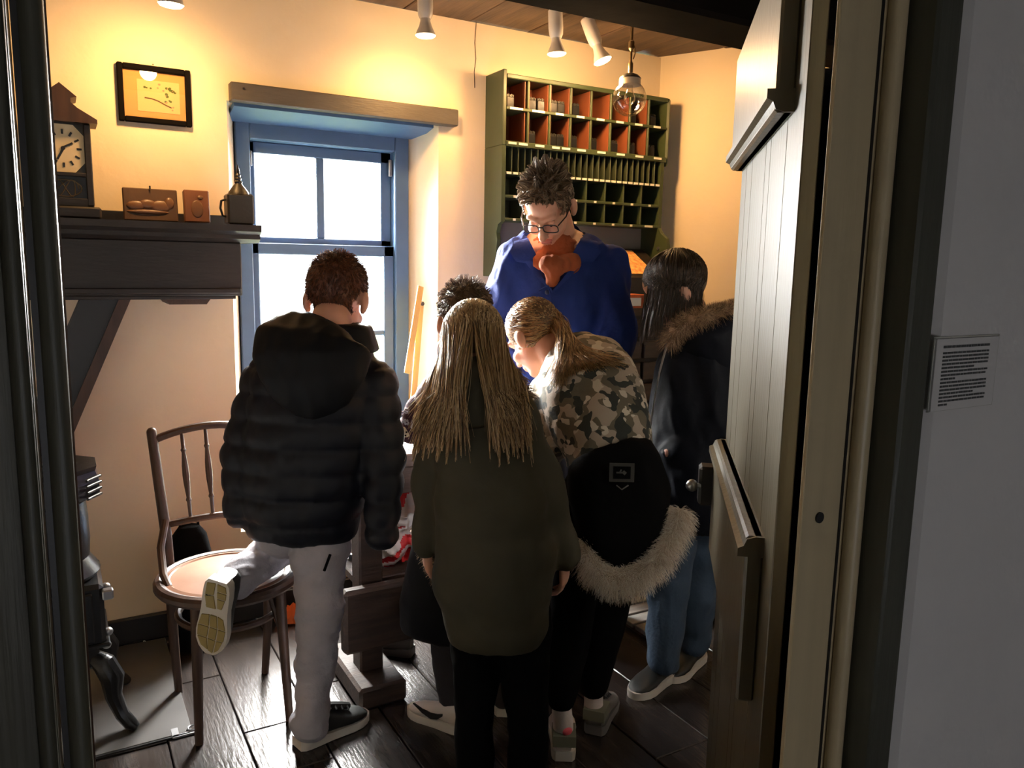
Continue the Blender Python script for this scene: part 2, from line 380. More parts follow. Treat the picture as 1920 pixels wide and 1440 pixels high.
# ------------------------------------------------------------------ door frame and door
jb = MB(); jb.box((.815, .623, .965), (.098, .006, 1.93), .001); o = struct('trim_3', jb, jamb_paint)
build('bead', MB().cyl((.853, .612, 0), (.853, .612, 1.93), .011, n=12), jamb_paint, o)
build('groove', MB().box((.836, .6195, .965), (.004, .002, 1.93), 0), black_paint, o, False)
h = PY(1535, 970, .62); build('bolt_hole', MB().cyl((h[0], .6195, h[2]), (h[0], .6175, h[2]), .007, n=14), black_paint, o)
struct('trim_4', MB().box((.888, .602, .965), (.046, .066, 1.93), .004), dark_frame)
lf = MB().box((-.13, .66, .965), (.225, .08, 1.93), .004); o = struct('trim_5', lf, left_frame)
build('bead', MB().cyl((-.004, .622, 0), (-.004, .622, 1.93), .008, n=12), left_frame, o)
build('bead', MB().cyl((-.024, .618, 0), (-.024, .618, 1.93), .006, n=12), left_frame, o)
build('groove', MB().box((-.013, .6195, .965), (.004, .002, 1.93), 0), black_paint, o, False)
build('rebate', MB().box((-.005, .715, .965), (.022, .03, 1.93), .002), brown_wood, o, False)
struct('trim_6', MB().box((.41, .66, 1.90), (.86, .08, .06), .004), jamb_paint)

dn = PD(1474, 700, 1.0)
DD = Vector((math.cos(rad(49.7)), math.sin(rad(49.7)), 0)); DN = Vector((-math.sin(rad(49.7)), math.cos(rad(49.7)), 0))   # along the leaf, and its visible face normal
door = empty('door_1', (float(dn[0]), float(dn[1]), 0), rad(49.7), kind='structure')
LD = .76
# leaf made of vertical boards, local x along the leaf, local +y = the face the camera sees
xb = [0, .135, .30, .36, .56, .66, LD]
for i in range(len(xb)-1):
    build('plank', MB().box(((xb[i]+xb[i+1])/2, -.010, .93), (xb[i+1]-xb[i]-.0015, .020, 1.85), .0015), door_paint, door, False)
def raised(z0, z1, edge, x0=.085, x1=.745):
    p = build('raised_panel', MB().box(((x0+x1)/2, .012, (z0+z1)/2), (x1-x0, .026, z1-z0), .004), door_paint, door, False)
    for (za, t) in (((z1, 1),) if edge > 0 else ((z0, -1),)):
        prof = [(.0, 0), (.036, 0), (.036, .012), (.028, .016), (.024, .026), (.012, .030), (0, .030)]
        mb = MB(); mb.prism([(a, za-t*(.03-b)) for a, b in prof], x0-.002, x1+.004, 'x'); build('moulding', mb, door_paint, p, False)
    return p
raised(1.625, 1.852, -1); raised(.785, 1.04, 1)
lk = MB(); lk.box((LD+.0, .03, .93), (.05, .05, .09), .006); l = build('latch', lk, black_paint, door, False)
build('latch_knob', MB().ell((LD-.02, .07, .93), .014).cyl((LD-.02, .05, .93), (LD-.02, .07, .93), .006), steel, l)
# coat on the back of the door
ct = MB(); rings = []
for (z, wx, wy) in ((1.74, .05, .03), (1.70, .15, .055), (1.60, .19, .075), (1.3, .20, .085), (.9, .21, .09), (.5, .22, .095), (.18, .225, .10)):
    rings.append([(float(dn[0])+DD.x*(.40+wx*math.cos(t))-DN.x*(.056+wy+wy*(1+.18*math.sin(5*t))*math.sin(t)), float(dn[1])+DD.y*(.40+wx*math.cos(t))-DN.y*(.056+wy+wy*(1+.18*math.sin(5*t))*math.sin(t)), z) for t in np.linspace(0, 2*math.pi, 40, endpoint=False)])
ct.loft(rings); o = build('coat', ct, black_cloth); props(o, 'black coat hanging behind the open panelled door', 'coat')
# ------------------------------------------------------------------ paper sign on the hall wall
sg = empty('wall_sign', (.917, .57, 1.252), label='white typed paper notice behind plastic on the white hall wall', cat='sign')
build('sheet', MB().box((.067, -.002, .0435), (.132, .0025, .089), 0), mat('sign_paper', (.60, .58, .55), .4), sg, False)
tx = MB(); random.seed(3)
lens = [1, 1, 1, 1, 1, .72, 1, 1, .3, 1, 1, 1, .72, 1, 1, .2]
for i, ln in enumerate(lens):
    z = .078-.0046*i-(.003 if i else 0); x = .015; xe = .015+.098*ln
    while x < xe-.002:
        wl = min(random.uniform(.004, .012), xe-x)
        tx.box((x+wl/2, -.0036, z), (wl, .0006, .0024 if i else .0030), 0); x += wl+.0016
build('printed_text', tx, mat('sign_ink', (.07, .07, .065), .8), sg, False)
build('holder', MB().box((.067, -.0008, -.001), (.14, .0015, .002), 0).box((.067, -.0008, .0895), (.14, .0015, .002), 0).box((-.001, -.0008, .044), (.002, .0015, .092), 0).box((.136, -.0008, .044), (.002, .0015, .092), 0), mat('clear_plastic', (.45, .44, .38), .2), sg, False)
# ------------------------------------------------------------------ furniture and fittings
def ab(name, mb, mats, root, parent=None, smooth=True, ang=35):        # mesh written in room coordinates, stored relative to its root
    l = root.location; mb.v = [(p[0]-l[0], p[1]-l[1], p[2]-l[2]) for p in mb.v]
    return build(name, mb, mats, parent or root, smooth, ang)
def B(x0, x1, y0, y1, z0, z1, b=.003): return MB().box(((x0+x1)/2, (y0+y1)/2, (z0+z1)/2), (x1-x0, y1-y0, z1-z0), b)

# pigeonhole cabinet
CY = 2.945; CXL, CXR, CXR2 = 1.632, 2.525, 2.497
cab = empty('pigeonhole_cabinet', (2.07, YB, 1.30), label='green wooden pigeonhole cabinet of small labelled compartments hanging on the back wall', cat='cabinet')
ab('side_board', B(CXL, CXL+.018, CY, YB, 1.905, 2.205), green_paint, cab, smooth=False)
ab('side_board', B(CXR-.018, CXR, CY, YB, 1.885, 2.19, .012), green_paint, cab, smooth=False)
ab('top_board', B(CXL+.018, CXR-.018, CY, YB, 2.172, 2.190), green_paint, cab, smooth=False)
ab('back_board', B(CXL+.018, CXR-.018, YB-.012, YB-.002, 1.905, 2.172, 0), rust_paint, cab, smooth=False)
ab('back_board', B(CXL+.018, CXR2-.018, YB-.012, YB-.002, 1.5, 1.905, 0), green_dark, cab, smooth=False)
sideprof = [(CY, 1.905), (YB-.002, 1.905), (YB-.002, 1.365), (CY+.06, 1.365), (CY+.045, 1.45), (CY+.03, 1.52), (CY+.04, 1.55), (CY+.025, 1.585), (CY, 1.595)]
mb = MB(); mb.prism(sideprof, CXL, CXL+.018, 'x'); ab('side_board', mb, green_paint, cab, smooth=False)
mb = MB(); mb.prism([(CY, 1.905), (YB-.002, 1.905), (YB-.002, 1.42), (CY+.02, 1.42), (CY-.05, 1.455), (CY-.075, 1.50), (CY-.06, 1.55), (CY-.02, 1.575), (CY, 1.60)], CXR2-.018, CXR2, 'x')
sb = ab('side_board', mb, green_paint, cab, smooth=False)
ab('screw', MB().cyl((CXR2-.018, CY-.01, 1.505), (CXR2-.024, CY-.01, 1.505), .008), steel, cab, sb)
def shelf(z, xr, th=.012, y=CY+.002, m=green_paint): return ab('shelf', B(CXL+.018, xr-.018, y, YB-.012, z-th/2, z+th/2, .002), m, cab, smooth=False)
shelf(2.055, CXR); shelf(1.913, CXR, .022, CY-.004)
shelf(1.795, CXR2); shelf(1.700, CXR2); shelf(1.605, CXR2)
iw = (CXR-CXL-.036)/8
def divider(x, z0, z1, m, th=.010): return ab('divider', B(x-th/2, x+th/2, CY+.004, YB-.012, z0, z1, .002), m, cab, smooth=False)
for k in range(1, 8):
    x = CXL+.018+iw*k
    for (z0, z1) in ((1.924, 2.049), (2.061, 2.172)):
        divider(x, z0, z1, green_paint)
        # red lining boards inside each hole
for (z0, z1) in ((1.924, 2.049), (2.061, 2.172)):
    for k in range(8):
        xa = CXL+.018+iw*k+(.006 if k else 0); xc = xa+iw-.012
        if k < 7:
            ab('lining', B(xc-.0035, xc, CY+.012, YB-.014, z0, z1-.002, 0), rust_paint, cab, smooth=False)
            ab('lining', B(xa, xa+.0035, CY+.012, YB-.014, z0, z1-.002, 0), rust_paint, cab, smooth=False)
iw2 = (CXR2-CXL-.036)/8
for k in range(1, 8):
    x = CXL+.018+iw2*k
    for (z0, z1) in ((1.611, 1.694), (1.706, 1.789)): divider(x, z0, z1, green_paint, .008)
nn = 26
for k in range(1, nn):
    x = CXL+.018+(CXR2-CXL-.036)*k/nn; divider(x, 1.801, 1.902, green_dark, .005)
# little paper labels on the shelf edges
def lab(x, z, wd, y=CY, hh=.009): return ab('label', B(x-wd/2, x+wd/2, y-.0025, y+.001, z-hh/2, z+hh/2, 0), label_white, cab, smooth=False)
random.seed(5)
for k in range(8):
    x = CXL+.018+iw*(k+.5)
    lab(x-.008, 2.055, .062 if k < 2 else .040)
    if k in (0, 2): lab(x-.026, 1.915, .038, CY-.004); lab(x+.026, 1.915, .042, CY-.004)
    else: lab(x, 1.915, .044, CY-.004)
for k in range(nn): lab(CXL+.018+(CXR2-CXL-.036)*(k+.5)/nn, 1.795, .022)
for k in range(8):
    x = CXL+.018+iw2*(k+.5); lab(x-.006, 1.700, .012); lab(x-.006, 1.605, .012 if k < 7 else .045)
# lower open desk part of the cabinet
ab('lower_back', B(CXL+.018, CXR2-.018, YB-.03, YB-.012, 1.365, 1.6, 0), mat('grey_board', (.20, .18, .15), .7), cab, smooth=False)
# printing blocks in the holes
pb0 = None
mb = MB().box((0, 0, .022), (.036, .05, .044), .003); top = MB()
for i in range(5): top.box((-.014+.007*i, -.002, .048), (.004, .04, .010+.004*((i*3) % 2)), 0)
spots = [(1, 2.061, .0), (1, 2.061, .05), (2, 2.061, .0), (2, 2.061, .045), (3, 2.061, .01), (0, 2.061, .0), (2, 1.924, .0), (2, 1.924, .045), (1, 1.924, -.01), (6, 2.061, 0), (7, 2.061, .01), (6, 1.924, 0), (7, 1.924, .01), (3, 1.924, -.01), (5, 1.924, .01), (4, 1.924, -.01)]
seen = set(); colname = ['first', 'second', 'third', 'fourth', 'fifth', 'sixth', 'seventh', 'eighth']
for i, (k, z, dx) in enumerate(spots):
    x = CXL+.018+iw*k+.032+max(dx, 0)*.84; lb = 'dark printing block in the %s hole of the %s row%s' % (colname[k], 'top' if z > 2 else 'second', ', further right' if (k, z) in seen else '')
    seen.add((k, z))
    if pb0 is None:
        pb0 = empty('printing_block', (x, CY+.05, z)); props(pb0, lb, 'block', 'printing blocks in the cabinet')
        build('block', mb, iron, pb0, False); build('type_face', top, pewter, pb0, False)
    else: copy_thing(pb0, (x, CY+.05+.012*((i*3) % 3), z+.0005), 0, lb)
# case with printed sheet on the slope
def sheetmat():
    m = mat('colour_print', (.62, .22, .07), .7, var=.8, vscale=60, vcol=(.75, .50, .16)); return m
pt = empty('type_tray', (2.23, 2.80, 1.2405), label='sloping tray with a red and yellow print below the green cabinet', cat='tray')
mb = MB(); mb.prism([(2.80, 1.2405), (2.80, 1.37), (3.02, 1.50), (3.02, 1.2405)], 2.02, 2.45, 'x'); ab('tray', mb, dark_wood, pt, smooth=False)
M = Matrix.Rotation(math.atan2(.13, .22), 3, 'X')
build('print', MB().box((.02, .11, .199), (.24, .21, .004), 0, M), sheetmat(), pt, False)
build('paper_edge', MB().box((-.14, .10, .195), (.05, .19, .005), 0, M), paper_white, pt, False)
# drawer cabinet for type cases
tc = empty('type_case_cabinet', (2.2, 3.0, 0), label='dark wooden drawer cabinet of type cases under the green cabinet', cat='cabinet')
ty = 2.70; tx0, tx1 = 1.66, 2.755
mb = MB(); mb.prism([(tx0, ty+.015), (tx1, ty+.015), (CX-.02, YB-.03), (tx0, YB-.03)], .05, 1.21, 'z'); ab('body', mb, dark_wood, tc, smooth=False)
mb = MB(); mb.prism([(tx0-.02, ty-.02), (tx1+.01, ty-.02), (CX-.015, YB-.03), (tx0-.02, YB-.03)], 1.21, 1.24, 'z'); ab('top_board', mb, drawer_wood, tc, smooth=False)
ab('plinth', B(tx0, tx1-.2, ty+.03, YB-.03, 0, .05), black_paint, tc, smooth=False)
for c in range(2):
    for r in range(12):
        xa = tx0+.015+c*.543; xe = xa+.527; z0 = .07+r*.095
        d = ab('drawer', B(xa, xe, ty-.012, ty+.012, z0, z0+.078, .004), drawer_wood, tc, smooth=False)
        ab('label_holder', B((xa+xe)/2-.04, (xa+xe)/2+.04, ty-.018, ty-.011, z0+.034, z0+.062, .002), label_white, tc, d, False)
        ab('handle', B((xa+xe)/2-.05, (xa+xe)/2+.05, ty-.028, ty-.012, z0+.014, z0+.024, .003), iron, tc, d, False)
bx = empty('paper_box', (2.165, 2.735, 1.2405), label='small orange and cream box on the drawer cabinet beside the dark-haired girl', cat='box')
build('box', MB().box((0, 0, .03), (.09, .08, .06), .003), orange_cloth, bx, False); build('box_label', MB().box((-.005, -.042, .028), (.06, .003, .035), 0), label_white, bx, False)

# mantel
my0 = 2.84; mt = empty('mantel', (.03, YB-.0, 1.28), label='dark wooden mantel shelf along the back wall left of the window', cat='mantel')
mx0, mx1 = -.95, .575
ab('apron', B(mx0, mx1-.01, my0+.03, YB, 1.292, 1.475, .004), dark_wood, mt, smooth=False)
mb = MB(); mb.prism([(my0+.03, 1.475), (my0+.005, 1.487), (my0+.005, 1.50), (my0-.02, 1.512), (my0-.02, 1.534), (YB, 1.534), (YB, 1.475)], mx0, mx1+.05, 'x'); ab('shelf', mb, dark_wood, mt, smooth=False)
ab('lower_moulding', B(mx0, mx1-.015, my0+.022, my0+.03, 1.30, 1.318, .003), dark_wood, mt, smooth=False)
ab('bottom_board', B(mx0, mx1-.03, my0+.045, YB, 1.28, 1.292, .002), dark_wood, mt, smooth=False)
ab('back_rail', B(mx0, mx1, YB-.015, YB, 1.534, 1.575, .002), black_paint, mt, smooth=False)
cb = MB(); q = [(.318, 1.28), (.463, 1.28), (.45, 1.262), (.33, 1.262)]; cb.prism(q, 2.90, YB, 'y'); ab('corbel', cb, brown_wood, mt, smooth=False)
brc = empty('brace', (.17, 2.95, 1.25), label='dark diagonal timber brace under the mantel, lit front edge coloured brown', cat='brace')
mb = MB(); mb.prism([(.066, 1.279), (.178, 1.279), (-.109, .62), (-.221, .62)], 2.92, 3.02, 'y'); ab('beam', mb, black_paint, brc, smooth=False)
mb = MB(); mb.prism([(.178, 1.279), (.213, 1.279), (-.074, .62), (-.109, .62)], 2.905, 2.99, 'y'); ab('lit_edge', mb, brown_wood, brc, smooth=False)  # lit front face of the timber, put into the colour as lighter brown

# picture
pa, pb_ = PY(217, 117, YB), PY(359, 240, YB)
pc = Vector(((pa[0]+pb_[0])/2, YB, (pa[2]+pb_[2])/2)); pw, ph = pb_[0]-pa[0], pa[2]-pb_[2]
pic = empty('picture', pc, label='small framed flower print in dark wood hanging above the mantel', cat='picture')
fw_ = .018
build('frame', MB().box((-pw/2+fw_/2, -.013, 0), (fw_, .022, ph), .003).box((pw/2-fw_/2, -.013, 0), (fw_, .022, ph), .003).box((0, -.013, ph/2-fw_/2), (pw-2*fw_, .022, fw_), .003).box((0, -.013, -ph/2+fw_/2), (pw-2*fw_, .022, fw_), .003), beam_wood, pic, False)
build('mat_board', MB().box((0, -.006, 0), (pw-2*fw_, .004, ph-2*fw_), 0), mat('mount_card', (.72, .34, .10), .8), pic, False)
pr = build('print', MB().box((.012, -.0085, -.003), (.135, .002, .105), 0), mat('print_paper', (.72, .50, .20), .8), pic, False)
art = MB(); random.seed(9)
br = [(-.045, -.01), (-.02, -.012), (0, -.018), (.02, -.028), (.04, -.036)]
for i in range(4): art.bar((.012+br[i][0], -.0100, br[i][1]), (.012+br[i+1][0], -.0100, br[i+1][1]), .004, .001, (0, 1, 0), 0)
for i in range(26):
    x, z = random.uniform(-.055, .06), random.uniform(.018, .04)
    if i > 12: x, z = random.uniform(.02, .062), random.uniform(-.045, .03)
    s_ = random.uniform(.003, .006); art.ell((.012+x, -.0098, z), (s_, .0006, s_*.8), nu=7, nv=4, mi=1 if i % 3 else 2)
build('painting', art, [mat('ink_brown', (.12, .06, .02), .9), mat('ink_green', (.10, .13, .03), .9), mat('ink_pink', (.62, .28, .16), .9)], pic, pr)
build('glazing', MB().box((0, -.0135, 0), (pw-2*fw_, .0015, ph-2*fw_), 0), clear_glass, pic, False)
build('nail', MB().cyl((0, 0, ph/2+.01), (0, -.012, ph/2+.01), .0025), iron, pic)

# clock
ck = empty('mantel_clock', (.045, 2.92, 1.535), label='old wooden mantel clock with peaked roof and cream dial', cat='clock')
build('base', MB().box((0, 0, .018), (.19, .15, .036), .006), dark_wood, ck, False)
cs = build('case', MB().box((0, .02, .165), (.155, .10, .26), .004).box((-.068, -.032, .165), (.02, .02, .25), .003).box((.068, -.032, .165), (.02, .02, .25), .003).box((0, -.032, .05), (.12, .02, .025), .002).box((0, -.032, .135), (.12, .02, .012), .002), dark_wood, ck, False)
rf = MB(); rf.prism([(-.098, .292), (.098, .292), (.098, .304), (.045, .335), (.028, .35), (.028, .362), (.045, .368), (0, .405), (-.045, .368), (-.028, .362), (-.028, .35), (-.045, .335), (-.098, .304)], -.055, .07, 'y'); build('roof', rf, brown_wood, ck, False)
fc = build('dial', MB().box((0, -.031, .213), (.118, .004, .145), 0), mat('dial_cream', (.72, .58, .34), .6), ck, False)
dl = MB()
for i in range(12):
    a = 2*math.pi*i/12; dl.box((.044*math.sin(a), -.0335, .213+.05*math.cos(a)), (.006, .001, .014), 0, Matrix.Rotation(a, 3, 'Y'))
build('numerals', dl, black_paint, fc, False)
build('hands', MB().box((.012, -.0345, .222), (.034, .001, .006), 0, Matrix.Rotation(-.5, 3, 'Y')).box((-.008, -.0345, .195), (.006, .001, .038), 0, Matrix.Rotation(.5, 3, 'Y')).cyl((0, -.033, .213), (0, -.036, .213), .006), black_paint, fc, False)
spn = MB()
for sx in (-1, 1):
    for sz in (-1, 1): spn.prism([(sx*.059, .213+sz*.0725), (sx*.030, .213+sz*.0725), (sx*.059, .213+sz*.040)], -.0335, -.0330, 'y')
build('spandrel', spn, pewter, fc, False)
gl = build('lower_panel', MB().box((0, -.031, .093), (.118, .004, .07), 0), iron, ck, False)
sw = MB()
for k in range(3):
    sw.tube([(.045*math.cos(t)*(1-.2*k), -.034, .093+.026*math.sin(t*(1+k*.5))) for t in np.linspace(0, 2*math.pi, 18)], .0018, 5)
build('ornament', sw, brass, ck, gl)
# carved boards and tin on the mantel
cbd = empty('carved_board', (.293, 2.955, 1.537), label='wide brown carved wooden board leaning on the mantel beside the clock', cat='board')
M = Matrix.Rotation(rad(-9), 3, 'X')
build('board', MB().box((0, .006, .055), (.168, .018, .108), .003, M), mat('carved_wood', (.115, .056, .025), .5, bump=.2, bscale=25, var=.4), cbd, False)
rl = MB()
for (x, z, a, b2) in ((-.045, .05, .03, .016), (-.01, .056, .026, .016), (.03, .05, .032, .02), (.058, .062, .015, .02), (-.01, .03, .065, .008)):
    rl.ell(Vector((0, .006, .055)) + M @ Vector((x, -.0095, z-.055)), (a, .006, b2), M)
build('relief', rl, mat('carved_relief', (.15, .068, .03), .4), cbd)
build('nail', MB().cyl((0, .0, .107), (0, -.0, .118), .0025), iron, cbd)
c2 = empty('carved_board', (.437, 2.95, 1.538), label='narrow upright reddish wooden block on the mantel left of the tin', cat='board', group='wooden moulds on the mantel'); cbd['group'] = 'wooden moulds on the mantel'
build('board', MB().box((0, .006, .055), (.082, .03, .11), .003, M), mat('red_wood', (.20, .072, .03), .5, bump=.2, bscale=25, var=.3), c2, False)
build('relief', MB().ell(Vector((0, .006, .055))+M @ Vector((.012, -.0155, .03)), (.010, .003, .007), M).ell(Vector((0, .006, .055))+M @ Vector((.0, -.0155, -.01)), (.02, .003, .03), M), mat('carved_relief', (0, 0, 0)), c2)
tn = empty('oil_can', (.568, 2.90, 1.535), label='dark square tin with a ribbed conical spout at the mantel end', cat='tin')
build('body', MB().box((0, 0, .053), (.088, .075, .104), .006), pewter, tn, False)
build('shoulder', MB().lathe([(.036, .104), (.033, .112), (.022, .128), (.013, .138), (.010, .143)], n=20), pewter, tn)
build('spout', MB().lathe([(.011, .140), (.014, .146), (.009, .152), (.0115, .157), (.007, .163), (.009, .168), (.005, .175), (.0065, .18), (.003, .195), (.001, .205)], n=14), iron, tn)
build('handle', MB().tube([(-.044, 0, .085), (-.058, 0, .08), (-.062, 0, .055), (-.055, 0, .03), (-.044, 0, .028)], .004, 8), iron, tn)

# stove
st = empty('stove', (-.065, 2.62, 0), label='black cast iron column stove on curved legs behind the left door frame', cat='stove')
oc = lambda r, z: [(r*math.cos(a), r*math.sin(a), z) for a in np.linspace(math.pi/8, 2*math.pi+math.pi/8, 8, endpoint=False)]
build('firebox', MB().box((0, 0, .375), (.27, .26, .19), .012), iron, st, False)
build('ash_box', MB().box((0, 0, .24), (.23, .22, .075), .01).box((0, 0, .283), (.29, .27, .014), .004), iron, st, False)
dr = build('fire_door', MB().box((.01, -.136, .375), (.19, .014, .15), .004).box((.01, -.143, .375), (.13, .008, .095), .003), iron, st, False)
build('latch', MB().box((.145, -.13, .44), (.03, .03, .03), .004), steel, dr, False)
build('barrel', MB().lathe([(.125, .47), (.135, .485), (.128, .50), (.108, .53), (.112, .58), (.110, .65), (.106, .70), (.12, .715)], n=32), iron, st)
mb = MB(); mb.loft([oc(.115, .705), oc(.155, .72), (oc(.155, .765)), oc(.145, .795), oc(.15, .81)]); build('head', mb, iron, st, False)
build('lid', MB().lathe([(.09, .81), (.09, .817), (.05, .818), (.048, .822), (.0, .822)], n=28), iron, st)
gr_ = MB()
for k in range(4): gr_.box((.155*math.cos(-.6), .155*math.sin(-.6), .727+.018*k), (.008, .07, .008), .002, Matrix.Rotation(-.6, 3, 'Z'))
build('grille', gr_, pewter, st, False)
[build('side_stud', MB().ell(q, .013), steel, st) for q in ((.145, -.02, .42), (.142, -.10, .31), (.135, -.10, .27), (.13, -.11, .23))]
lgm = None
for sx in (-1, 1):
    for sy_ in (-1, 1):
        mb = MB(); mb.tube([(sx*.10, sy_*.09, .235), (sx*.125, sy_*.105, .215), (sx*.145, sy_*.115, .17), (sx*.145, sy_*.115, .11), (sx*.165, sy_*.13, .05), (sx*.185, sy_*.145, .025), (sx*.20, sy_*.155, .012)], [.022, .032, .034, .024, .02, .02, .012], 10)
        build('leg', mb, iron, st)
pl = build('floor_plate', MB().box((-.15, 2.72, .003), (.86, .68, .006), .001), zinc); props(pl, 'dark metal floor plate under the stove', 'plate')
fb = empty('floor_bracket', (.283, 2.372, .0), label='small metal corner bracket on the floor by the plate edge', cat='bracket')
build('strap', MB().box((-.02, 0, .004), (.075, .014, .006), .001).box((-.05, .02, .004), (.02, .05, .006), .001), steel, fb, False)
build('ring', MB().tube([(.0+.014*math.cos(t), .018+.014*math.sin(t), .009) for t in np.linspace(0, 2*math.pi, 14, endpoint=False)], .003, 6, closed=True), steel, fb)
build('plate_strip', MB().box((-.22, 0, .004), (.42, .008, .006), .001), iron, fb, False)

# bentwood chair
ch = empty('bentwood_chair', (.415, 2.465, 0), label='brown bentwood chair with round seat under the kneeling boy in the navy jacket', cat='chair')
SZ = .455; RS = .198
build('seat_ring', MB().tube([(RS*math.cos(t), RS*math.sin(t), SZ-.017) for t in np.linspace(0, 2*math.pi, 40, endpoint=False)], .019, 10, closed=True), brown_wood, ch)
build('seat', MB().lathe([(.185, SZ-.02), (.186, SZ-.004), (.172, SZ-.001), (.168, SZ-.005), (.10, SZ-.008), (0, SZ-.009)], n=40), seat_wood, ch)
for (x, y, xe, ye) in ((-.115, -.135, -.125, -.155), (.125, -.135, .14, -.155)):
    build('leg', MB().tube([(x, y, SZ-.02), (x*1.03, y*1.04, .3), (xe, ye, 0)], [.0165, .016, .0125], 12), brown_wood, ch)
for sx in (-1, 1):
    X = .150 if sx > 0 else -.150
    build('leg', MB().tube([(X*.93, .175, 0), (X, .155, .2), (X*1.02, .148, SZ-.02), (X*1.04, .165, .55), (X*1.10, .215, .70), (X*1.16, .27, .862)], [.0125, .015, .0165, .0165, .016, .0155], 12).ell((X*1.16, .27, .862), .0155), brown_wood, ch)
    build('brace', MB().tube([(X*1.05, .15, .60), (X*1.20, .10, .53), (X*1.22, .02, .47), (X*1.16, -.02, SZ-.01)], .0115, 10), brown_wood, ch)
def arc(z, y, s, h): return [(.17*s*t, y-.035*(1-t*t), z+h*(1-t*t)) for t in np.linspace(-1, 1, 13)]
build('top_rail', MB().tube(arc(.835, .268, 1.0, .042), .0125, 10), brown_wood, ch)
build('lower_rail', MB().tube(arc(.575, .18, .93, .02), .0115, 10), brown_wood, ch)
sp0 = None
for t in (-.52, -.10, .32, .70):
    a_ = Vector((.17*.93*t, .18-.035*(1-t*t), .575+.02*(1-t*t))); b_ = Vector((.17*t, .268-.035*(1-t*t), .835+.042*(1-t*t)))
    prof = [(0, .0055), (.1, .0055), (.2, .006), (.22, .009), (.25, .006), (.4, .010), (.5, .011), (.6, .010), (.75, .006), (.78, .009), (.8, .006), (1, .0055)]
    build('spindle', MB().tube([a_.lerp(b_, p) for p, r in prof], [r for p, r in prof], 8), brown_wood, ch)
build('leg_ring', MB().tube([(.15*math.cos(t), .155*math.sin(t), .335+.0*math.sin(t)) for t in np.linspace(0, 2*math.pi, 36, endpoint=False)], .011, 8, closed=True), brown_wood, ch)
build('corner_arch', MB().tube([(-.115, -.135, .30), (-.095, -.11, .39), (-.05, -.12, .43), (0, -.16, .44)], .011, 8).tube([(.125, -.135, .30), (.105, -.11, .39), (.06, -.12, .43), (0, -.16, .44)], .011, 8), brown_wood, ch)
# black bag behind the chair
bag = empty('bag', (.368, 2.95, 0), label='black rounded bag standing behind the chair against the wall', cat='bag')
mb = MB(); rr = []
for z, wx, wy in ((0, .065, .05), (.02, .072, .055), (.2, .074, .055), (.36, .072, .052), (.43, .058, .042), (.462, .035, .026), (.47, .01, .01)):
    rr.append([(wx*math.copysign(abs(math.cos(t))**.7, math.cos(t)), wy*math.copysign(abs(math.sin(t))**.7, math.sin(t)), z) for t in np.linspace(0, 2*math.pi, 28, endpoint=False)])
mb.loft(rr); build('body', mb, black_cloth, bag)
build('handle', MB().tube([(-.03, -.0, .45), (-.03, -.0, .475), (0, -.0, .482), (.03, -.0, .475), (.03, -.0, .45)], .006, 8), black_cloth, bag)
# orange scrap
og = MB(); random.seed(2)
for k in range(3):
    c = Vector((.715+.03*k, 2.99-.015*k, .004)); ring = [[(c.x+r*math.cos(t)*(1.2), c.y+r*math.sin(t)*.6, c.z+z+.012*math.sin(3*t+k)*(z > .01)) for t in np.linspace(0, 2*math.pi, 12, endpoint=False)] for r, z in ((.035, .0), (.04, .02), (.025, .04+.012*k), (.006, .055+.015*k))]; og.loft(ring)
o = build('cloth_scrap', og, mat('bright_orange_cloth', (.80, .16, .03), .8)); props(o, 'small crumpled orange cloth on the floor by the baseboard', 'cloth')

# workbench
wb_ = empty('workbench', (1.05, 2.58, 0), label='heavy dark wooden workbench the children lean over in front of the window', cat='workbench')
tx0, tx1, ty0, ty1, tz = .79, 1.34, 2.34, 2.92, .80
for k in range(4):
    ya = ty0+(ty1-ty0)*k/4; ab('plank', B(tx0, tx1, ya+.001, ya+(ty1-ty0)/4-.001, tz-.045, tz, .004), bench_wood, wb_, smooth=False)
for x in (tx0+.05, tx1-.05):
    for y in (ty0+.05, ty1-.05): ab('leg', B(x-.04, x+.04, y-.04, y+.04, 0, tz-.045, .006), bench_wood, wb_, smooth=False)
ab('apron', B(tx0+.09, tx1-.09, ty0+.03, ty0+.06, tz-.14, tz-.045, .003), bench_wood, wb_, smooth=False)
ab('apron', B(tx0+.09, tx1-.09, ty1-.06, ty1-.03, tz-.14, tz-.045, .003), bench_wood, wb_, smooth=False)
ab('lower_shelf', B(tx0+.02, tx1-.02, ty0+.05, ty1-.05, .345, .375, .004), bench_wood, wb_, smooth=False)
ab('stretcher', B(tx0-.06, tx1-.05, ty0-.045, ty0+.005, .17, .385, .012), bench_wood, wb_, smooth=False)
ab('foot', B(tx0-.03, tx0+.13, ty0-.10, ty0+.25, 0, .075, .01), bench_wood, wb_, smooth=False)
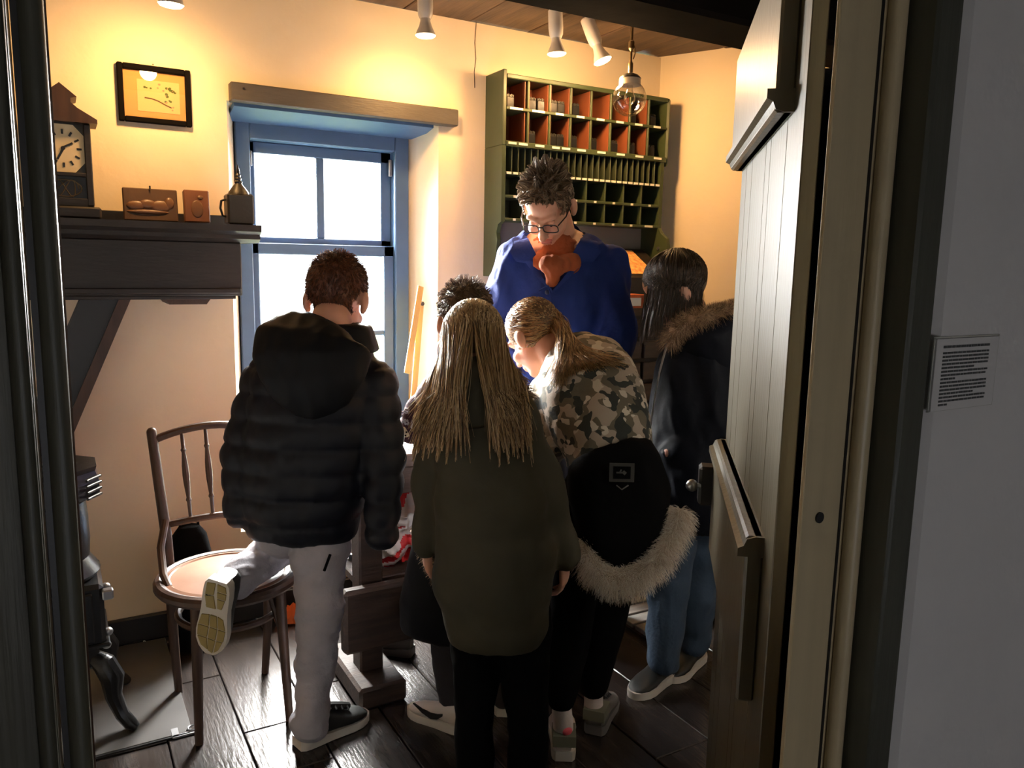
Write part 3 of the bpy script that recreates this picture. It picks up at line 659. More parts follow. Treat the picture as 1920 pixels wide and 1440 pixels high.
# printed paper things on and under the bench
def crumple(name, c, size, m, label, cat='paper', seed=1, group=None, mats=None):
    mb = MB(); random.seed(seed); n = 40; V = []
    for side in (0, 1):
        for i in range(n):
            for j in range(n):
                u, v = i/(n-1)-.5, j/(n-1)-.5
                V.append((u*size[0], (noise.noise(Vector((u*3+seed, v*3, 1)))*.6+noise.noise(Vector((u*8+seed, v*8, 3)))*.25)*size[1]+side*.004, (v+.5)*size[2]))
    F = []
    idx = lambda s, i, j: s*n*n+i*n+j
    mi = []
    for s_ in (0, 1):
        for i in range(n-1):
            for j in range(n-1):
                F.append((idx(s_, i, j), idx(s_, i+1, j), idx(s_, i+1, j+1), idx(s_, i, j+1))); mi.append(1 if noise.noise(Vector((i*.085+seed*3, j*.12-i*.03, 4))) > .06 else 0)
    for i in range(n-1):
        for (a, b2) in (((i, 0), (i+1, 0)), ((i, n-1), (i+1, n-1)), ((0, i), (0, i+1)), ((n-1, i), (n-1, i+1))):
            F.append((idx(0, *a), idx(0, *b2), idx(1, *b2), idx(1, *a))); mi.append(0)
    mb.add(V, F); mb.mi = mi
    o = build(name, mb, mats or [paper_white, m], None, True, 30, loc=c); return props(o, label, cat, group)
crumple('paper_bag', (.99, 2.46, .379), (.20, .10, .17), red_print, 'crumpled red and white printed paper on the lower shelf of the workbench', seed=4)
crumple('paper_bag', (1.03, 2.62, .379), (.24, .10, .36), red_print, 'tall white paper with a red part standing at the back of the shelf', seed=8)
crumple('paper_sheet', (.855, 2.62, .379), (.05, .05, .34), teal_print, 'narrow white and teal folded leaflet behind the workbench leg', seed=6)
for i, (x, y, rz, lb) in enumerate(((1.02, 2.55, .2, 'white printed sheet on the sunny left part of the bench top'), (1.22, 2.46, -.3, 'white printed sheet in the middle of the bench top before the girl in camouflage'), (1.16, 2.72, .5, 'white printed sheet on the bench top nearest the window'))):
    o = build('paper_sheet', MB().box((0, 0, 0), (.21, .29, .0012), 0), paper_white, None, False, loc=(x, y, tz+.001+.0013*i)); o.rotation_euler = (0, 0, rz); props(o, lb, 'paper', 'sheets on the bench')
# wooden rule leaning at the window
sk = empty('wooden_rule', (1.27, 3.04, .72), label='yellow folding wooden rule leaning against the white window reveal', cat='rule')
q0, q1 = PY(763, 700, 3.00), PY(789, 537, 3.115)
mb = MB(); mb.bar(q0, q1, .026, .006, (0, 1, 0), .001); ab('upper_blade', mb, yellow_wood, sk, smooth=False)
q0, q1 = PY(775, 690, 3.02), PY(791, 565, 3.11)
mb = MB(); mb.bar(Vector(q0)+Vector((0, .012, -.2)), Vector(q1)+Vector((0, .008, 0)), .026, .006, (0, 1, 0), .001); ab('lower_blade', mb, yellow_wood, sk, smooth=False)
ab('hinge', MB().cyl(Vector(q1)+Vector((0, -.01, -.01)), Vector(q1)+Vector((0, .012, -.01)), .008), brass, sk)
# duckboard on the floor
db = empty('duckboard', (2.22, 2.34, 0), label='low grey wooden duckboard on the floor before the drawer cabinet', cat='platform')
for k in range(5): build('slat', MB().box((0, -.12+.075*k, .037), (.70, .062, .018), .002), mat('grey_slat', (.16, .15, .14), .5, var=.3, stretch=(.8, 6, 6)), db, False)
for x in (-.30, .30): build('bearer', MB().box((x, .03, .014), (.05, .36, .028), .002), bench_wood, db, False)

# spotlights: socket, reflector lamp
def spot(name, base, tip, label, en, aim, size=rad(165)):
    base, tip = Vector(base), Vector(tip); r = empty(name, base, label=label, cat='spotlight', group='white spotlights under the ceiling')
    d = tip-base; L_ = d.length; M = d.normalized().to_track_quat('Z', 'Y').to_matrix()
    build('holder', MB().lathe([(.024, 0), (.028, .004), (.029, L_*.40), (.027, L_*.55), (.021, L_*.62)], n=20, M=M), lamp_white, r)
    bl = build('bulb', MB().lathe([(.020, L_*.58), (.019, L_*.66), (.024, L_*.78), (.034, L_*.90), (.038, L_*.965)], n=20, M=M), lamp_white, r)
    build('bulb_face', MB().lathe([(.037, L_*.965), (.032, L_*.99), (.018, L_*1.005), (0, L_*1.01)], n=20, M=M), mat('lit_bulb', (1, .8, .5), .5, emit=(1, .72, .36), estr=9), r)
    light('spot_light', 'SPOT', tip+d.normalized()*.03, en, (1, .53, .18), aim=aim, spot_size=size, spot_blend=1.0, shadow_soft_size=.035)
    light('bulb_light', 'POINT', tip+d.normalized()*.06, en*.28, (1, .60, .27), shadow_soft_size=.03)
    return r
A1 = PZ(797, -22, ZC); spot('spotlight', A1, PD(798, 70, (A1@FH)), 'white spotlight alone over the window with its lamp pointing straight down', 6.5, (1.2, 3.1, 1.5))
A2 = PZ(1041, 18, ZC); spot('spotlight', A2, PD(1044, 104, (A2@FH)), 'white spotlight left of the pair pointing straight down over the green cabinet', 6.5, (1.8, 3.1, 1.5))
A3 = PZ(1100, 34, ZC); spot('spotlight', A3, PD(1131, 117, (A3@FH)-.02), 'white spotlight right of the pair tilted to the right beside the glass globe', 11, (2.8, 2.5, 1.5))
A4 = Vector((.36, 2.72, ZC)); spot('spotlight', A4, (.355, 2.74, PY(275, 6, 2.74)[2]), 'white spotlight at the top edge above the framed flower print', 7.5, (.25, 3.1, 1.7))
# glass globe pendant
gp = PD(1180, 185, 3.33); rg_ = .033*mpp(gp)*1000; R_ = 32*mpp(gp)
pd = empty('pendant_lamp', (gp[0], gp[1], ZC), label='clear glass globe lamp on a brass stem hanging before the green cabinet', cat='lamp')
zz = gp[2]-ZC
build('ceiling_rose', MB().lathe([(.052, 0), (.054, -.006), (.03, -.018), (.012, -.024)], n=24), lamp_white, pd)
build('stem', MB().lathe([(.006, -.02), (.006, zz*.30), (.012, zz*.32), (.012, zz*.40), (.005, zz*.43), (.005, zz*.55), (.010, zz*.58), (.010, zz+R_*1.5), (.006, zz+R_*1.4)], n=14).tube([(.014, 0, zz*.36), (.02, 0, zz*.45), (.012, 0, zz*.52)], .003, 6), brass, pd)
build('collar', MB().lathe([(.008, zz+R_*1.45), (R_*.45, zz+R_*1.32), (R_*.62, zz+R_*1.16), (R_*.64, zz+R_*1.10)], n=28), iron, pd)
build('glass_neck', MB().lathe([(R_*.62, zz+R_*1.12), (R_*.64, zz+R_*.78), (R_*.66, zz+R_*.74)], n=28), mat('milk_glass', (.55, .47, .36), .3), pd)
build('globe', MB().ell((0, 0, zz), R_, nu=36, nv=22), globe_glass, pd)
build('bulb', MB().lathe([(.012, zz+R_*.8), (.013, zz+R_*.45), (.022, zz+R_*.1), (.024, zz-R_*.1), (.015, zz-R_*.32), (0, zz-R_*.38)], n=18), globe_glass, pd)
#@@PART3
# ------------------------------------------------------------------ people
from mathutils.bvhtree import BVHTree
def frame3(f, up=(0, 0, 1)):
    f = Vector(f).normalized(); r = f.cross(Vector(up)).normalized(); u = r.cross(f)
    return Matrix((r, f, u)).transposed()
def cvec(a, b, c): return Vector(R0*a+FH*b+ZV*c)                       # right / away / up seen from the doorway
def P(x, y, d): return Vector(PD(x, y, d))
def waves(co, scale, seed, n=7, stretch=(1, 1, 1)):
    g = np.random.default_rng(seed); out = np.zeros(len(co))
    for _ in range(n):
        k = g.normal(size=3)*np.array(stretch); k /= np.linalg.norm(k)/scale; k *= g.uniform(.6, 1.6)
        out += np.sin(co@k+g.uniform(0, 6.3))
    return out/n**.5
def remesh(mb, voxel, sm):
    me = bpy.data.meshes.new('t'); me.from_pydata(mb.v, [], mb.f)
    b = bmesh.new(); b.from_mesh(me); bmesh.ops.recalc_face_normals(b, faces=b.faces); b.to_mesh(me); b.free()
    o = bpy.data.objects.new('t', me); COL.objects.link(o)
    r = o.modifiers.new('r', 'REMESH'); r.mode = 'VOXEL'; r.voxel_size = voxel; r.use_smooth_shade = True
    if sm: s = o.modifiers.new('s', 'SMOOTH'); s.factor = .5; s.iterations = sm
    dg = bpy.context.evaluated_depsgraph_get(); out = bpy.data.meshes.new_from_object(o.evaluated_get(dg))
    bpy.data.objects.remove(o); return out
def coords(me):
    a = np.empty(len(me.vertices)*3); me.vertices.foreach_get('co', a); n = np.empty(len(me.vertices)*3); me.vertex_normals.foreach_get('vector', n)
    return a.reshape(-1, 3), n.reshape(-1, 3)
def setco(me, co): me.vertices.foreach_set('co', co.ravel()); me.update()
def cloth(name, mb, m, root, parent=None, voxel=.010, sm=5, fold=(.004, 40), puff=None, stretch=(1, 1, .5), seed=1, cut=None):
    me = remesh(mb, voxel, sm); co, n = coords(me); d = fold[0]*(waves(co, fold[1], seed, 8, stretch)+.55*(.8-np.abs(waves(co, fold[1]*2.1, seed+40, 6, stretch))))
    if puff:
        amp, sp, off = puff; ph = (co[:, 2]+off+.006*waves(co, 8, seed+5))/sp
        d += amp*(np.abs(np.sin(np.pi*ph))**.45-.6)
    kill = cut(co, n) if cut else None
    co = co+n*d[:, None]-np.array(root.location)[None]
    setco(me, co)
    if kill is not None:
        LAST['bvh'] = BVHTree.FromPolygons([Vector(q) for q in co+np.array(root.location)[None]], [tuple(p.vertices) for p in me.polygons])
        b = bmesh.new(); b.from_mesh(me); b.verts.ensure_lookup_table(); bmesh.ops.delete(b, geom=[b.verts[i] for i in np.nonzero(kill)[0]], context='VERTS'); b.to_mesh(me); b.free()
    me.polygons.foreach_set('use_smooth', [True]*len(me.polygons))
    return mkobj(name, me, m, parent or root)
LAST = {}
def sring(c, w, h, dv, k=28, e=2.35):
    out = []
    for t in np.linspace(0, 2*math.pi, k, endpoint=False):
        ct, st_ = math.cos(t), math.sin(t)
        out.append(Vector(c)+w*math.copysign(abs(ct)**(2/e), ct)+dv*h*math.copysign(abs(st_)**(2/e), st_))
    return out
def torso(mb, L, scale=1.0, grow=0.0):
    C = [P((l[0]+l[1])/2, l[2], l[3]) for l in L]; rings = []
    for i, l in enumerate(L):
        yaw = rad(l[5]) if len(l) > 5 else 0; wv = cvec(math.cos(yaw), math.sin(yaw), 0)
        t = (C[min(i+1, len(C)-1)]-C[max(i-1, 0)]).normalized(); dv = t.cross(wv).normalized(); wv = dv.cross(t).normalized()
        hw = (l[1]-l[0])/2*mpp(C[i])/max(.3, math.cos(yaw))
        rings.append(sring(C[i], wv*(hw*scale+grow), (l[4]*scale+grow), dv))
    mb.loft(rings); return C
def limb(mb, L, scale=1.0):
    Q = [P(*l[:3]) for l in L]; Rr = [l[3]*mpp(q)*scale for l, q in zip(L, Q)]
    for i in range(len(Q)-1): mb.caps(Q[i], Q[i+1], Rr[i], Rr[i+1])
    return Q
def head_into(mb, O, M, s=1.0):
    def T(p): return Vector(O)+M @ (Vector(p)*s)
    def e(p, r): mb.ell(T(p), tuple(q*s for q in r), M, 20, 14)
    def k(a, b, r0, r1): mb.caps(T(a), T(b), r0*s, r1*s, 10)
    e((0, -.012, .035), (.076, .096, .088)); e((0, .025, -.03), (.060, .068, .085)); e((0, .055, -.098), (.034, .032, .024))
    e((0, .02, .055), (.066, .07, .055))
    k((0, .088, .008), (0, .116, -.034), .009, .0135); k((-.012, .104, -.038), (.012, .104, -.038), .008, .008)
    k((-.045, .076, .024), (-.012, .09, .022), .010, .010); k((.045, .076, .024), (.012, .09, .022), .010, .010)
    e((-.036, .066, -.032), (.026, .026, .024)); e((.036, .066, -.032), (.026, .026, .024))
    k((-.020, .087, -.063), (.020, .087, -.063), .0075, .0075); k((-.016, .085, -.076), (.016, .085, -.076), .0085, .0085)
    for sx in (-1, 1): e((sx*.085, -.010, -.008), (.012, .022, .032)); e((sx*.081, -.005, -.034), (.010, .011, .012))
def fingers(mb, W, d, nrm, s=1.0, curl=.5, thumb=1):
    # palm root W (wrist), finger direction d, palm normal nrm; returns nothing, adds palm into mb and finger chains into mb
    d = Vector(d).normalized(); nrm = Vector(nrm); nrm = (nrm-d*nrm.dot(d)).normalized(); sd = d.cross(nrm)*thumb
    pal = []
    for t, hw, hh in ((-.01, .022, .017), (.02, .030, .016), (.05, .038, .014), (.078, .039, .012), (.09, .034, .009)):
        pal.append(sring(Vector(W)+d*t*s, sd*hw*s, hh*s, nrm, 14))
    mb.loft(pal)
    for i, (off, L_) in enumerate(((.029, .068), (.010, .078), (-.010, .072), (-.028, .056))):
        p = Vector(W)+d*.078*s+sd*off*s; a = curl*.5; q = [p-d*.02*s, p]
        for seg in (.42, .32, .26):
            dd = d*math.cos(a)+nrm*math.sin(a); p = p+dd*L_*seg*s; q.append(p); a += curl
        mb.tube(q, [.0085*s, .0082*s, .0075*s, .0068*s, .005*s], 8); mb.ell(q[-1], .0052*s, nu=8, nv=6)
    p = Vector(W)+d*.018*s+sd*.028*s; q = [p-sd*.012*s, p]; v = (d*.7+sd*.65+nrm*.25).normalized()
    for L_ in (.034, .028): p = p+v*L_*s; q.append(p); v = (v*.8+d*.35+nrm*.2).normalized()
    mb.tube(q, [.012*s, .0108*s, .0092*s, .0065*s], 8); mb.ell(q[-1], .0066*s, nu=8, nv=6)
def person(label, base, body_mb, hands=(), voxel=.0065, sm=3, cat='person'):
    me = remesh(body_mb, voxel, sm); mb = MB()
    V = np.empty(len(me.vertices)*3); me.vertices.foreach_get('co', V)
    mb.v = [tuple(p) for p in V.reshape(-1, 3)]; mb.f = [tuple(p.vertices) for p in me.polygons]; mb.mi = [0]*len(mb.f)
    for h in hands: fingers(mb, *h)
    base = Vector(base); mb.v = [(p[0]-base.x, p[1]-base.y, p[2]-base.z) for p in mb.v]
    m2 = bpy.data.meshes.new('person'); m2.from_pydata(mb.v, [], mb.f); m2.polygons.foreach_set('use_smooth', [True]*len(m2.polygons))
    return props(mkobj('person', m2, skin, None, base), label, cat)
def fastmesh(name, V, F):
    me = bpy.data.meshes.new(name); me.vertices.add(len(V)); me.vertices.foreach_set('co', np.ascontiguousarray(V, dtype=np.float32).ravel())
    k = F.shape[1]; me.loops.add(F.size); me.loops.foreach_set('vertex_index', np.ascontiguousarray(F, dtype=np.int32).ravel())
    me.polygons.add(len(F)); me.polygons.foreach_set('loop_start', np.arange(0, F.size, k, dtype=np.int32))
    me.update(calc_edges=True); return me
def strands(name, C, width, mats, root, parent=None, seed=1, taper=.25):
    g = np.random.default_rng(seed); Nn, S, _ = C.shape
    T = np.gradient(C, axis=1); T /= np.linalg.norm(T, axis=2, keepdims=True)+1e-9
    r = g.normal(size=(Nn, 1, 3)); A = np.cross(T, r); A /= np.linalg.norm(A, axis=2, keepdims=True)+1e-9; Bv = np.cross(T, A)
    wv = (width if np.ndim(width) else np.full(Nn, width))[:, None, None]*np.linspace(1, taper, S)[None, :, None]
    ring = np.stack([C+wv*(A*math.cos(a)+Bv*math.sin(a)) for a in (0, 2.094, 4.189)], axis=2)       # N,S,3,3
    V = ring.reshape(-1, 3)-np.array(root.location)[None]
    i = np.arange(Nn)[:, None, None]*S*3+np.arange(S-1)[None, :, None]*3; j = np.arange(3)[None, None, :]; j2 = (j+1) % 3
    F = np.stack([i+j, i+j2, i+3+j2, i+3+j], axis=3).reshape(-1, 4)
    me = fastmesh(name, V, F); mi = np.repeat(g.integers(0, len(mats), Nn), (S-1)*3).astype(np.int32)
    o = mkobj(name, me, mats, parent or root); me.polygons.foreach_set('material_index', mi)
    me.polygons.foreach_set('use_smooth', [True]*len(me.polygons)); return o
def scalp(n, region, seed, s=1.0, grow=1.0):
    g = np.random.default_rng(seed); out = []
    while len(out) < n:
        v = g.normal(size=(n*2, 3)); v /= np.linalg.norm(v, axis=1, keepdims=True)
        p = v*np.array([.080, .100, .092])*grow+np.array([0, -.012, .035]); nn_ = v/np.array([.080, .100, .092]); nn_ /= np.linalg.norm(nn_, axis=1, keepdims=True)
        for q, w_ in zip(p, nn_):
            if region(q): out.append((q, w_))
    out = out[:n]; return np.array([o[0] for o in out])*s, np.array([o[1] for o in out])
def hair_region(p):
    x, y, z = p
    if y > .035 and z < .085-.25*abs(x): return False
    if z < -.055: return False
    if abs(x) > .055 and z < .012 and y > -.045: return False
    return True
def cap(name, O, M, s, mats, root, parent=None, grow=1.04, region=hair_region):
    mb = MB().ell((0, -.012, .035), (.080*grow, .100*grow, .092*grow), None, 40, 28)
    F = [f for f in mb.f if region(np.mean([mb.v[i] for i in f], axis=0))]
    V = [tuple(Vector(O)+M @ (Vector(v)*s)-root.location) for v in mb.v]
    me = bpy.data.meshes.new(name); me.from_pydata(V, [], F); b = bmesh.new(); b.from_mesh(me)
    bmesh.ops.delete(b, geom=[v for v in b.verts if not v.link_faces], context='VERTS'); b.to_mesh(me); b.free()
    me.polygons.foreach_set('use_smooth', [True]*len(me.polygons)); return mkobj(name, me, mats, parent or root)
def short_hair(O, M, s, root, mats, n, length, spike, seed, region=hair_region, lift=.6, width=.0011, mess=.28, clump=0, nc=260):
    c = cap('hair', O, M, s, mats[0], root, grow=1.05, region=region)
    p, nn_ = scalp(n, region, seed, 1.0, 1.04); g = np.random.default_rng(seed+1)
    crown = np.array([0, -.06, .12]); tang = p-crown; tang -= nn_*np.sum(tang*nn_, axis=1, keepdims=True); tang /= np.linalg.norm(tang, axis=1, keepdims=True)+1e-6
    up = np.clip((p[:, 2]-.05)/.06, 0, 1)[:, None]
    d = nn_*(lift+spike*up)+tang*(1-lift)*(1-.5*up)+g.normal(size=p.shape)*mess; d /= np.linalg.norm(d, axis=1, keepdims=True)
    Ln = length[0]+(length[1]-length[0])*up*g.uniform(.6, 1.15, (len(p), 1)); t = np.linspace(0, 1, 4)[None, :, None]
    Cv = p[:, None, :]+d[:, None, :]*Ln[:, None, :]*t+np.array([0, 0, -.12])*Ln[:, None, :]*t**2*(1-up[:, None, :])
    if clump:
        ci = g.choice(len(p), nc, replace=False); k = ((p[:, None, :]-p[None, ci, :])**2).sum(2).argmin(1)
        Cv = Cv*(1-clump*t)+(Cv[ci][k]+.2*(p-p[ci][k])[:, None, :])*clump*t
    Mn = np.array(M); W = np.array(O)+(Cv*s)@Mn.T
    return strands('strands', W, width, mats, root, c, seed)
def bez(pts, S):                                                        # Catmull-Rom through K control arrays of (N,3)
    K = len(pts); Pn = [2*pts[0]-pts[1]]+list(pts)+[2*pts[-1]-pts[-2]]; out = []
    for u in np.linspace(0, K-1-1e-6, S):
        i = int(u); t = u-i; a, b, c, d = Pn[i], Pn[i+1], Pn[i+2], Pn[i+3]
        out.append(.5*(2*b+(c-a)*t+(2*a-5*b+4*c-d)*t*t+(-a+3*b-3*c+d)*t**3))
    return np.stack(out, axis=1)
def fur(name, path, r, n, length, mats, root, parent, seed, closed=False, droop=.5, width=.0014):
    g = np.random.default_rng(seed); path = np.array([tuple(p) for p in path]); k = len(path); u = g.uniform(0, k-1.001, n); i = u.astype(int); f = (u-i)[:, None]
    c = path[i]*(1-f)+path[i+1]*f; t = path[i+1]-path[i]; t /= np.linalg.norm(t, axis=1, keepdims=True)
    q = g.normal(size=(n, 3)); q -= t*np.sum(q*t, axis=1, keepdims=True); q /= np.linalg.norm(q, axis=1, keepdims=True)
    d = q+g.normal(size=(n, 3))*.25+t*g.normal(size=(n, 1))*.3; d /= np.linalg.norm(d, axis=1, keepdims=True)
    L_ = g.uniform(*length, (n, 1)); s = np.linspace(0, 1, 5)[None, :, None]
    Cv = (c+q*r*.6)[:, None, :]+d[:, None, :]*L_[:, None, :]*s+np.array([0, 0, -droop])*L_[:, None, :]*s**2
    return strands(name, Cv, width, mats, root, parent, seed)
def shoe(root, H, d, L, up, lower, sole, W=None, u=(0, 0, 1), tall=.085, tongue=None):
    # H: heel point on the sole plane, d: toe direction
    M = frame3(d, u); W = W or L*.37; H = Vector(H)
    def T(x, y, z): return H+M @ Vector((x, y, z))-root.location
    prof = [(0.0, .55, .62, .9), (.06, .78, .75, 1.0), (.2, .84, .74, 1.0), (.34, .80, .72, .95), (.5, .86, .70, .72), (.68, 1.0, .62, .55), (.84, .92, .5, .44), (.95, .62, .35, .36), (1.0, .25, .15, .26)]
    def outline(y): return np.interp(y, [p[0] for p in prof], [p[1] for p in prof])*W/2
    mb = MB(); rings = []
    for y, wb_2, wt, h in prof:
        hw = wb_2*W/2*.97; hh = tall*h; r = []
        for t in np.linspace(0, 2*math.pi, 20, endpoint=False):
            ct, st_ = math.cos(t), math.sin(t); z = .018+(hh-.018)*(.5+.5*math.copysign(abs(st_)**.7, st_)); x = hw*(1-(1-wt/max(wb_2, .01))*.6*max(0, (z-.03)/tall))*math.copysign(abs(ct)**.8, ct); r.append(T(x, .006+y*(L-.012), z))
        rings.append(r)
    mb.loft(rings); up_ = build('shoe', mb, up, root, True, 50)
    mb = MB(); ys = [0, .015, .05, .12, .25, .4, .55, .7, .82, .91, .97, 1.0]
    pts = [(outline(y)*1.05, y*L) for y in ys]+[(-outline(y)*1.05, y*L) for y in ys[::-1]]
    A = [T(x, y, 0) for x, y in pts]; A2 = [T(x*1.03, y, .012+.006*(y < L*.3)) for x, y in pts]; A3 = [T(x*.98, y, .024+.006*(y < L*.35)) for x, y in pts]
    mb.loft([A, A2, A3]); so = build('sole', mb, sole, up_, True, 40)
    if lower is not None:
        mb = MB(); mb.tube([T(0, L*.40+.11*L*i, tall*(.93-.10*i)) for i in range(4)], [.014, .014, .013, .01], 8)
        for i in range(4): mb.tube([T(-W*.24, L*(.42+.085*i), tall*(.90-.085*i)), T(0, L*(.43+.085*i), tall*(1.0-.09*i)+.004), T(W*.24, L*(.42+.085*i), tall*(.90-.085*i))], .0028, 6)
        build('laces', mb, lower, up_)
    return up_, T
def lerp_px(a, b, n): return [tuple(np.array(a)+(np.array(b)-np.array(a))*i/(n-1)) for i in range(n)]

# ---- boy in the navy quilted jacket, left knee on the chair
bt = [(470, 664, 1000, 2.2, .10), (462, 672, 970, 2.2, .125), (455, 682, 930, 2.2, .13), (456, 692, 870, 2.2, .135), (466, 700, 800, 2.2, .13), (474, 712, 730, 2.2, .12), (490, 716, 690, 2.2, .11), (535, 708, 650, 2.2, .085), (570, 690, 618, 2.2, .06)]
lA = [(492, 705, 2.2, 36), (452, 850, 2.19, 37), (447, 962, 2.17, 27)]
rA = [(700, 715, 2.2, 42), (718, 860, 2.16, 39), (716, 1000, 2.12, 30)]
rL = [(603, 985, 2.21, 58), (600, 1060, 2.20, 49), (600, 1170, 2.17, 41), (590, 1270, 2.15, 36), (582, 1345, 2.13, 33)]
lL = [(525, 985, 2.21, 54), (532, 1002, 2.33, 47), (540, 1012, 2.40, 40), (494, 1050, 2.27, 38), (446, 1090, 2.16, 34)]
O = P(632, 562, 2.23); Mh = frame3(cvec(.07, .9, -.42)); s_ = .97
mb = MB(); torso(mb, bt, .86); limb(mb, lA, .7); limb(mb, rA, .7); limb(mb, rL, .74); limb(mb, lL, .74); head_into(mb, O, Mh, s_)
mb.caps(O+Mh @ Vector((0, -.03, -.07)), P(632, 650, 2.2), .055, .062)
base = Vector(PZ(600, 1400))
hw = P(450, 902, 2.18)
boy = person('boy with short auburn hair in a navy quilted jacket, one knee on the chair', base, mb, [(hw, cvec(.05, .05, -1), cvec(1, .2, 0), .88, .45, -1), (P(714, 935, 2.12), cvec(0, .2, -1), cvec(-1, .2, 0), .88, .5, 1)])
mb = MB(); torso(mb, bt); limb(mb, lA); limb(mb, rA)
jk = cloth('jacket', mb, navy, boy, voxel=.0095, sm=4, fold=(.0035, 45), puff=(.0125, .074, -.02), seed=3)
mb = MB(); hr = []
for (xl, xr, y, d, hd) in ((560, 610, 782, 2.055, .02), (520, 655, 755, 2.05, .035), (486, 690, 710, 2.05, .055), (470, 704, 668, 2.06, .062), (476, 702, 640, 2.08, .06), (520, 690, 622, 2.11, .045), (560, 680, 612, 2.13, .025)):
    hr.append((xl, xr, y, d, hd))
torso(mb, hr); cloth('hood', mb, navy2, boy, jk, voxel=.009, sm=4, fold=(.006, 30), seed=8)
mb = MB(); torso(mb, [(552, 712, 660, 2.19, .09), (556, 706, 640, 2.19, .088), (560, 700, 618, 2.19, .082), (568, 694, 603, 2.19, .072)]); cloth('collar', mb, navy2, boy, jk, voxel=.008, sm=3, fold=(.002, 50), seed=2)
mb = MB(); torso(mb, [(478, 660, 990, 2.21, .11), (470, 662, 950, 2.21, .11)]); limb(mb, rL); limb(mb, lL)
mb.caps(P(582, 1345, 2.13), P(580, 1352, 2.13), 36*mpp(P(580, 1345, 2.13)), 38*mpp(P(580, 1345, 2.13)))
tr = cloth('trousers', mb, jean_grey, boy, voxel=.009, sm=4, fold=(.0055, 55), stretch=(.5, .5, 1.6), seed=5)
# pocket seam on the leg
pk = MB(); pk.tube([P(619, 1040, 2.103), P(608, 1070, 2.103)], .0045, 6)
ab('pocket_seam', pk, black_cloth, boy, tr)
hp, tp = Vector(PZ(556, 1402)), Vector(PZ(668, 1352)); sh, T_ = shoe(boy, hp, (tp-hp), .245, shoe_black, shoe_black, rubber_white, u=(0, 0, 1), tall=.10)
c = P(405, 1155, 2.09); upv = cvec(.12, .97, -.05); toe = P(396, 1232, 2.11)-P(414, 1082, 2.06); Ls = .245
hp = P(408, 1090, 2.04); sh, T_ = shoe(boy, hp, toe, Ls, shoe_black, None, rubber_white, u=upv, tall=.09)
sole2 = mat('tread_tan', (.33, .25, .09), .7)
ms = frame3(toe, upv)
pads = [[(-.028, .012), (-.004, .008), (-.006, .045), (-.030, .05)], [(.002, .008), (.026, .012), (.030, .03), (.004, .03)], [(.004, .034), (.030, .034), (.030, .052), (.006, .052)], [(.006, .056), (.028, .056), (.022, .085), (.010, .085)], [(-.030, .054), (-.006, .049), (.004, .088), (-.022, .09)],
        [(-.034, .118), (-.012, .112), (-.010, .150), (-.040, .150)], [(-.008, .112), (.010, .112), (.016, .150), (-.006, .150)], [(.014, .112), (.030, .118), (.039, .150), (.020, .150)], [(-.041, .154), (-.010, .154), (-.012, .188), (-.040, .188)], [(-.006, .154), (.016, .154), (.014, .190), (-.008, .188)], [(.020, .154), (.040, .154), (.038, .188), (.018, .190)], [(-.039, .192), (-.012, .192), (-.006, .228), (-.026, .218)], [(-.008, .192), (.014, .194), (.010, .236), (-.004, .230)], [(.018, .194), (.036, .192), (.026, .222), (.014, .234)]]
so = [ch_ for ch_ in sh.children if ch_.name.startswith('sole')][0]
for q in pads:
    mb = MB(); mb.loft([[T_(x*.95*1.05, y, .001) for x, y in q], [T_(x*1.0, y, -.0035) for x, y in q]]); build('tread', mb, sole2, sh, True, 30)
lg = MB(); lg.tube([T_(-.010, .02, -.002), T_(-.024, .085, -.002)], .0016, 5); lg.tube([T_(-.012, .035, -.002), T_(-.024, .028, -.002)], .0014, 5); lg.tube([T_(-.018, .055, -.002), T_(-.029, .050, -.002)], .0014, 5)
build('sole_mark', lg, black_paint, sh)
short_hair(O, Mh, s_, boy, hair_red, 5200, (.010, .018), .2, 21, lift=.45, clump=.5, nc=500)

# ---- girl with long blond hair in the olive parka
ot = [(842, 1012, 1196, 1.94, .10), (832, 1026, 1165, 1.94, .128), (822, 1036, 1100, 1.95, .14), (815, 1040, 1020, 1.95, .145), (813, 1028, 940, 1.95, .14), (815, 1005, 860, 1.95, .13), (812, 985, 800, 1.95, .125), (812, 975, 765, 1.95, .115), (830, 955, 735, 1.95, .095), (855, 925, 708, 1.95, .06)]
oR = [(962, 775, 1.95, 42), (1010, 890, 1.96, 42), (1058, 1035, 1.98, 31)]
oL = [(832, 790, 1.96, 38), (802, 900, 1.99, 33), (800, 1020, 2.02, 24)]
o1 = [(985, 1150, 1.95, 50), (988, 1330, 1.94, 40), (992, 1490, 1.93, 34)]; o2 = [(890, 1150, 1.95, 50), (890, 1330, 1.94, 40), (888, 1490, 1.92, 34)]
O = P(887, 655, 2.00); Mh = frame3(cvec(-.05, .85, -.5)); s_ = .95
mb = MB(); torso(mb, ot, .82); limb(mb, oR, .65); limb(mb, oL, .65); limb(mb, o1, .74); limb(mb, o2, .74); head_into(mb, O, Mh, s_)
mb.caps(O+Mh @ Vector((0, -.03, -.07)), P(888, 745, 1.95), .05, .058)
base = Vector((P(940, 1500, 1.94).x, P(940, 1500, 1.94).y, 0))
og_ = person('girl seen from behind with long straight blond hair and an olive green parka', base, mb, [(P(1060, 1040, 1.98), cvec(.0, .1, -1), cvec(-1, .3, 0), .88, .45, 1), (P(800, 1020, 2.02), cvec(0, .3, -1), cvec(1, .3, 0), .88, .5, -1)])
mb = MB(); torso(mb, ot); limb(mb, oR); limb(mb, oL); cf = P(1060, 1040, 1.98)
